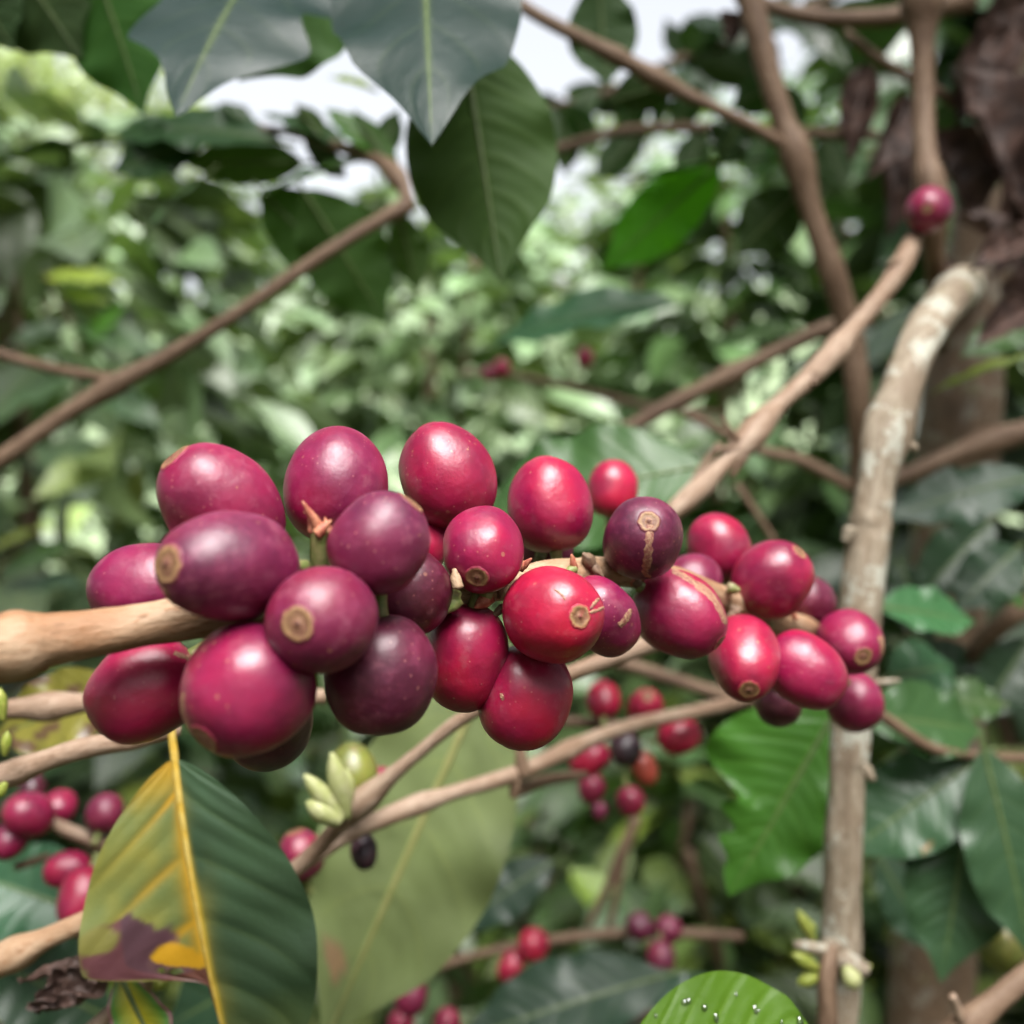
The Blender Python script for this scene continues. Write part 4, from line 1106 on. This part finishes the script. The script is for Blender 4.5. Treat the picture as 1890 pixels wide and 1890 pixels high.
wetb = branch('coffee_twig', [(1180, 2040, 0.175, 30), (1240, 1985, 0.174, 30), (1330, 1960, 0.172, 28)], M_PINK, 'short twig below the bottom edge holding the wet leaf', 'twig')
wet = leaf(wetb, (1150, 1955, 0.172), (1560, 1960, 0.176), 150, (0.0, -0.86, 0.50), (0.060, 0.135, 0.008), 0.4, mat=M_WET, nu=60, nv=30, fold=0.05, bend=0.03, wave=0.06, pucker=0.5, label='bright green wet leaf covered in drops')
rng = random.Random(3)
wm = wet.data
dl = None
cand = [i for i, v in enumerate(wm.vertices) if -0.86 < (i % 31 - 15) / 15 < 0.96]
for k in range(70):
    v = wm.vertices[rng.choice(cand)]
    if dl is None:
        bv, bf = [], []
        for i in range(7):
            th = math.pi * i / 6
            for j in range(10):
                ph = 2 * math.pi * j / 10
                bv.append((math.sin(th) * math.cos(ph), math.sin(th) * math.sin(ph), math.cos(th) * 0.6))
        for i in range(6):
            for j in range(10):
                bf.append((i * 10 + j, (i + 1) * 10 + j, (i + 1) * 10 + (j + 1) % 10, i * 10 + (j + 1) % 10))
        dl = mesh('water_drop', bv, bf)
        dl.materials.append(M_DROP)
    d = bpy.data.objects.new('water_drop', dl)
    col.objects.link(d)
    d.parent = wet
    s = rng.uniform(0.00025, 0.0007)
    d.matrix_local = Matrix.Translation(Vector(v.co) + Vector(v.normal) * s * 0.2) @ Vector(v.normal).to_track_quat('Z', 'Y').to_matrix().to_4x4() @ Matrix.Diagonal((s, s * rng.uniform(0.9, 2.2), s, 1))

bt = branch('coffee_twig', [(760, 1990, 0.36, 22), (900, 1950, 0.36, 22), (1100, 1900, 0.37, 20), (1250, 1860, 0.38, 16)], M_BROWN, 'twig under the bottom edge carrying dark grey green leaves', 'twig')
leaf(bt, (1230, 1800, 0.38), (835, 1925, 0.37), 85, (0.0, -0.72, 0.68), (0.022, 0.05, 0.03), 0.1, label='dark grey green leaf along the bottom edge')
leaf(bt, (1020, 1590, 0.48), (830, 1720, 0.47), 52, (0.0, -0.75, 0.6), (0.02, 0.045, 0.028), 0.1)
leaf(bt, (1100, 1850, 0.40), (1420, 1900, 0.40), 75, (0.0, -0.72, 0.68), (0.022, 0.055, 0.03), 0.15)
br = branch('coffee_branch', [(1740, 1930, 0.24, 50), (1800, 1880, 0.24, 46), (1870, 1820, 0.242, 42), (1950, 1760, 0.245, 40)], M_BROWN, 'reddish brown branch cutting the bottom right corner', 'branch', nodes=(0.2,), amp=0.2)
subtube('stub', br, [(1775, 1880, 0.238, 20), (1765, 1855, 0.237, 16), (1758, 1838, 0.236, 14)], M_PINK)

# dried leaves caught between the stems at right
dry = branch('dried_twig', [(1560, 60, 0.46, 16), (1640, 120, 0.46, 18), (1730, 170, 0.47, 20), (1830, 230, 0.48, 22), (1940, 300, 0.48, 22)], M_BROWN, 'broken twig with crumpled dried purple brown leaves at upper right', 'twig')
for b_, t_, h_, n_ in (((1760, 130, 0.47), (1850, 330, 0.45), 75, (0.1, -0.9, 0.4)), ((1830, 200, 0.47), (1900, 420, 0.46), 70, (-0.2, -0.9, 0.3)), ((1680, 180, 0.47), (1600, 330, 0.46), 48, (0.3, -0.9, 0.2)),
                       ((1600, 120, 0.46), (1570, 300, 0.46), 42, (-0.3, -0.9, 0.2)), ((1850, 60, 0.48), (1760, 240, 0.47), 62, (0.1, -0.8, 0.5)), ((1700, 250, 0.48), (1800, 420, 0.47), 70, (0.2, -0.9, 0.2)),
                       ((1760, 400, 0.44), (1870, 480, 0.43), 40, (0.1, -0.6, 0.8)), ((1900, 300, 0.47), (1830, 520, 0.46), 58, (0.1, -0.9, 0.3)), ((1650, 230, 0.49), (1640, 440, 0.48), 50, (0.1, -0.95, 0.2)), ((1900, 0, 0.48), (1800, 150, 0.48), 60, (0, -0.9, 0.4)),
                       ((1740, 470, 0.47), (1700, 620, 0.47), 42, (0.2, -0.9, 0.1)), ((1890, 440, 0.36), (1790, 500, 0.34), 40, (0.1, -0.8, 0.4)), ((1900, 560, 0.36), (1800, 640, 0.35), 40, (0.1, -0.8, 0.4)), ((1880, 470, 0.49), (1830, 640, 0.5), 50, (0.2, -0.9, 0.1)), ((1330, 20, 0.44), (1350, 90, 0.44), 26, (0.2, -0.9, 0.1))):
    leaf(dry, b_, t_, h_, n_, mat=M_DRY, crinkle=0.19, fold=0.6, curl=0.35, rib=None, nu=24, nv=12, tr=0)
dry2 = thing('dried_leaf', P(220, 1815, 0.20), 'curled dried dark brown leaf lying over the lower left twig', 'leaf')
leaf(dry2, (235, 1795, 0.199), (60, 1860, 0.200), 48, (0.0, -0.7, 0.7), mat=M_DRY, crinkle=0.6, fold=0.7, rib=None, nu=40, nv=20, tr=0, name='blade')
leaf(dry2, (225, 1775, 0.202), (35, 1812, 0.203), 22, (0.0, -0.4, 0.9), mat=M_DRY, crinkle=0.4, fold=0.6, rib=None, nu=40, nv=12, tr=0, name='blade')

# ------------------------------------------------------------------ the cherries
GMAIN = 'cherries on the main fruiting branch'
c = cherry
c(408, 934, 128, 99, 0.1345, (-.64, -.22, .70), 'magenta', 'purple pink cherry at the top left of the bunch, tan scar on its left shoulder', GMAIN, nav=1.9)
c(424, 1044, 127, 101, 0.1185, (-.76, -.64, .02), 'purple', 'oval purple cherry just above the cut tan branch with its ringed scar facing left', GMAIN, nav=1.75, scars=[([(-78, -28), (-80, -46), (-76, -58)], 5)])
c(266, 1088, 99, 84, 0.1365, (-.90, .38, -.1), 'magenta', 'leftmost cherry above the tan branch, partly hidden by it', GMAIN, nav=0, scars=[([(10, -22), (22, -30), (36, -24)], 4)])
c(268, 1272, 106, 92, 0.1330, (-.78, .12, -.60), 'red', 'leftmost cherry below the tan branch, red with brown freckles', GMAIN, nav=1.6, scars=[([(40, 58), (60, 50), (70, 54)], 6)])
c(456, 1273, 121, 119, 0.1185, (-.58, -.40, -.71), 'pink', 'largest shiny pink cherry below the branch with a pale scar at its lower left', GMAIN, nav=2.0, scars=[([(-108, -5), (-108, -40), (-92, -72)], 5), ([(-84, -74), (-66, -88), (-46, -100)], 11)])
c(492, 1334, 88, 84, 0.1370, (0, .8, -.6), 'dark', 'dark maroon cherry peeping out beneath the largest shiny pink one', GMAIN, nav=0)
c(593, 1144, 100, 98, 0.1180, (-.38, -.92, -.07), 'purple', 'round violet cherry in front of the branch showing a wide tan scar', GMAIN, nav=1.95)
c(622, 896, 108, 95, 0.1440, (.12, .45, .88), 'magenta', 'upright purple cherry behind the dried flower at the top of the bunch', GMAIN, nav=0)
c(702, 1002, 98, 89, 0.1240, (.60, -.12, .79), 'purple', 'smooth purple cherry right of the dried flower stalk', GMAIN, nav=1.9)
c(754, 1094, 84, 80, 0.1400, (.3, .8, -.5), 'dark', 'dark maroon cherry tucked under the smooth purple one', GMAIN, nav=0)
c(825, 879, 101, 85, 0.1590, (-.36, .10, .92), 'red', 'tall oval red cherry standing highest in the middle of the bunch', GMAIN, nav=1.5)
c(782, 1000, 56, 46, 0.1590, (.2, .6, .7), 'red', 'sliver of red cherry between the smooth purple cherry and the small round red one', GMAIN, nav=0)
c(892, 1016, 78, 74, 0.1440, (-.14, -.80, -.58), 'red', 'small round red cherry with a dark ringed scar on its lower face', GMAIN, nav=1.55)
c(1014, 932, 90, 77, 0.1700, (-.14, .12, .98), 'red', 'red oval cherry standing upright right of the tallest red one', GMAIN, nav=1.6)
c(1006, 1002, 56, 54, 0.1840, (.1, .8, .3), 'violet', 'shaded dark cherry behind the base of the upright red oval', GMAIN, nav=0)
c(1130, 903, 54, 47, 0.2350, (.1, .15, .97), 'bright', 'blurred light red cherry in front of the broad green leaf', GMAIN, nav=0)
c(1186, 993, 77, 73, 0.1640, (.13, -.92, .36), 'violet', 'dark purple cherry with a tan scar and a corky streak running down from it', GMAIN, nav=1.6, scars=[([(12, 20), (10, -5), (8, -40), (4, -62), (14, -70)], 8)])
c(1023, 1135, 91, 89, 0.1420, (.47, -.88, -.03), 'bright', 'bright red cherry in front of the branch with cracks beside its ringed scar', GMAIN, nav=1.6, scars=[([(52, 2), (70, 8), (86, 14)], 3), ([(58, 10), (68, 22), (76, 28)], 3), ([(0, 42), (10, 34), (18, 24)], 2)])
c(1112, 1140, 78, 64, 0.1600, (.4, .7, -.5), 'magenta', 'dusky cherry half hidden behind the bright red cracked one', GMAIN, nav=0, scars=[([(28, -14), (40, -2), (48, 14)], 8)])
c(858, 1214, 100, 77, 0.1470, (-.18, .30, -.94), 'red', 'crimson oval cherry below the branch between the two larger dark ones', GMAIN, nav=0)
c(702, 1245, 113, 103, 0.1290, (.02, .15, -.98), 'violet', 'big dark purple cherry hanging below the violet one, dusty towards its bottom', GMAIN, nav=1.0)
c(967, 1287, 98, 87, 0.1490, (-.22, .12, -.96), 'red', 'dark red glossy cherry hanging lowest in the middle of the bunch', GMAIN, nav=1.5, scars=[([(-40, 0), (-34, 2)], 7)])
c(1254, 1134, 90, 77, 0.1730, (.78, -.25, -.56), 'red', 'crimson cherry with a long corky scar along its upper right side', GMAIN, nav=1.5, scars=[([(-10, 74), (20, 62), (46, 42), (62, 18), (70, -14)], 9)])
c(1326, 1011, 64, 57, 0.2120, (-.25, .0, .97), 'red', 'blurred red cherry behind, above the crimson scarred one', GMAIN, nav=1.7)
c(1426, 1069, 75, 69, 0.1980, (.60, -.40, .62), 'red', 'plump red cherry right of the blurred one, scar at its upper right', GMAIN, nav=1.6)
c(1280, 1074, 54, 52, 0.2000, (.2, .8, .4), 'purple', 'dull purple cherry behind the crimson scarred one', GMAIN, nav=0)
c(1493, 1109, 50, 46, 0.2260, (.5, .6, -.3), 'violet', 'small dark purple cherry half behind the plump red one', GMAIN, nav=0)
c(1570, 1186, 60, 58, 0.2180, (.33, -.86, -.38), 'magenta', 'magenta cherry overlapping the upright stem with two tan marks', GMAIN, nav=1.9, scars=[([(48, 12), (52, -6), (50, -22)], 7)])
c(1374, 1215, 77, 66, 0.1850, (.07, -.78, -.62), 'bright', 'bright red cherry with its small scar facing down and forward', GMAIN, nav=1.5)
c(1485, 1238, 80, 66, 0.1920, (.74, .02, -.60), 'pink', 'shiny pinkish red cherry between the bright red one and the stem', GMAIN, nav=1.4)
c(1437, 1296, 46, 44, 0.2150, (0, .8, -.6), 'dark', 'dark cherry in shade under the shiny pinkish red one', GMAIN, nav=0)
c(1576, 1297, 54, 52, 0.2350, (.2, .7, -.6), 'magenta', 'lowest dark magenta cherry in front of the upright stem', GMAIN, nav=0)
c(1714, 387, 42, 41, 0.3120, (-.05, -.95, .05), 'magenta', 'single small red cherry at upper right on the end of the side branch', 'lone cherries', nav=1.5)

GC = 'cherries in the small cluster below the right side'
k = dict(hi=False)
c(1114, 1292, 36, 32, 0.350, (0, .5, .8), 'bright', 'red cherry at the top left of the small blurred cluster', GC, nav=0, **k)
c(1191, 1308, 38, 33, 0.345, (.1, -.8, .5), 'bright', 'red cherry at the top middle of the small blurred cluster showing its scar', GC, nav=1.8, **k)
c(1253, 1358, 41, 34, 0.350, (.9, -.1, .2), 'bright', 'red cherry furthest right in the small blurred cluster', GC, nav=0, **k)
c(1088, 1401, 40, 30, 0.350, (-.8, .1, -.5), 'bright', 'red cherry at the left of the small blurred cluster below the branch', GC, nav=0, **k)
c(1155, 1382, 32, 31, 0.335, (0, -.5, -.8), 'raisin', 'shrivelled blackish purple cherry in the middle of the small cluster', GC, nav=0, **k)
c(1189, 1417, 36, 24, 0.350, (.3, 0, -.9), 'orange', 'orange red narrow cherry beside the blackish one', GC, nav=0, **k)
c(1092, 1456, 28, 25, 0.38, (-.2, 0, -.9), 'red', 'dark red cherry low at the left of the small cluster', GC, nav=0, **k)
c(1164, 1479, 28, 26, 0.38, (.2, 0, -.9), 'red', 'dark red cherry low at the right of the small cluster', GC, nav=0, **k)
c(1107, 1497, 17, 14, 0.40, (0, 0, -1), 'magenta', 'tiny dark cherry at the very bottom of the small cluster', GC, nav=0, **k)
GL = 'cherries at the lower left'
c(52, 1503, 46, 40, 0.285, (-.6, -.3, .2), 'red', 'red cherry of the lower left group, largest and furthest left above its twig', GL, nav=0, **k)
c(110, 1489, 32, 30, 0.30, (.3, .5, .7), 'red', 'small red cherry tucked behind the largest one of the lower left group', GL, nav=0, **k)
c(16, 1553, 34, 31, 0.285, (-.5, -.2, -.7), 'magenta', 'dark pink cherry cut by the left edge of the picture', GL, nav=0, **k)
c(194, 1500, 36, 33, 0.29, (.2, .2, .9), 'purple', 'purple cherry beside the edge of the yellowing leaf', GL, nav=0, **k)
c(124, 1606, 43, 33, 0.285, (-.9, .1, -.1), 'red', 'red cherry lying sideways left of the yellowing leaf', GL, nav=0, **k)
c(152, 1655, 56, 42, 0.275, (-.2, -.2, -.9), 'pink', 'pinkish red cherry touching the brown patch of the yellowing leaf', GL, nav=0, **k)
c(180, 1705, 48, 36, 0.29, (.3, .2, -.9), 'bright', 'red cherry mostly hidden under the brown leaf patch', GL, nav=0, **k)
c(60, 1455, 28, 24, 0.31, (0, .3, .9), 'dark', 'dark cherry in shadow above the lower left group', GL, nav=0, **k)
GB_ = 'cherries near the forked branch'
c(556, 1578, 46, 42, 0.262, (-.3, -.2, .9), 'magenta', 'magenta cherry behind the right edge of the yellowing leaf', GB_, nav=2.6, **k)
c(652, 1426, 56, 44, 0.236, (-.2, .1, .95), 'green', 'unripe yellow green cherry beside the pale buds', GB_, nav=1.4, **k)
c(705, 1433, 18, 17, 0.28, (0, .6, .7), 'magenta', 'tiny pink cherry seen behind the pinkish branch', GB_, nav=0, **k)
c(672, 1572, 36, 25, 0.25, (.15, 0, -.9), 'raisin', 'shrivelled black cherry hanging below the fork', GB_, nav=0, **k)
GW = 'blurred cherries near the bottom edge'
c(984, 1744, 31, 28, 0.45, (.3, 0, .8), 'bright', 'bright red blurred cherry on the thin branch near the bottom', GW, nav=0, **k)
c(943, 1786, 30, 24, 0.45, (-.4, 0, -.8), 'bright', 'bright red blurred cherry hanging just below the other on the thin branch', GW, nav=0, **k)
c(1181, 1709, 26, 24, 0.45, (-.4, 0, .8), 'violet', 'dark purple cherry, left of the pair at the right end of the thin branch', GW, nav=0, **k)
c(1233, 1714, 26, 25, 0.45, (.4, 0, .8), 'purple', 'dark purple cherry, right of the pair at the right end of the thin branch', GW, nav=0, **k)
c(1220, 1768, 31, 26, 0.44, (0, -.2, -.9), 'purple', 'purple cherry hanging below the pair on the thin branch', GW, nav=0, **k)
c(758, 1838, 36, 30, 0.38, (0, -.2, -.9), 'magenta', 'dark pink cherry beside the tip of the big olive leaf', GW, nav=0, **k)
c(825, 1892, 32, 26, 0.38, (0, -.2, .9), 'red', 'red cherry cut by the bottom edge', GW, nav=0, **k)
c(740, 1888, 26, 24, 0.40, (0, -.2, .9), 'red', 'dim red cherry at the bottom edge under the dark pink one', GW, nav=0, **k)
GF = 'far cherries behind the bunch'
far = branch('coffee_twig', [(850, 690, 0.70, 12), (930, 690, 0.70, 12), (1050, 715, 0.70, 14), (1200, 750, 0.70, 14), (1330, 765, 0.70, 12)], M_BROWN, 'far thin twig with tiny cherries above the tallest red cherry', 'twig')
c(926, 680, 18, 16, 0.69, (0, 0, 1), 'red', 'tiny far cherry, right one of the two close together', GF, nav=0, **k)
c(903, 690, 16, 14, 0.70, (0, 0, 1), 'pink', 'tiny far cherry, left one of the two close together', GF, nav=0, **k)
c(1080, 660, 20, 16, 0.69, (0, 0, 1), 'red', 'tiny far cherry standing alone at the centre right', GF, nav=0, **k)
c(1848, 1742, 48, 42, 0.34, (.2, -.3, .8), 'green', 'unripe green cherry between dark leaves at lower right', 'lone cherries', nav=1.5, **k)
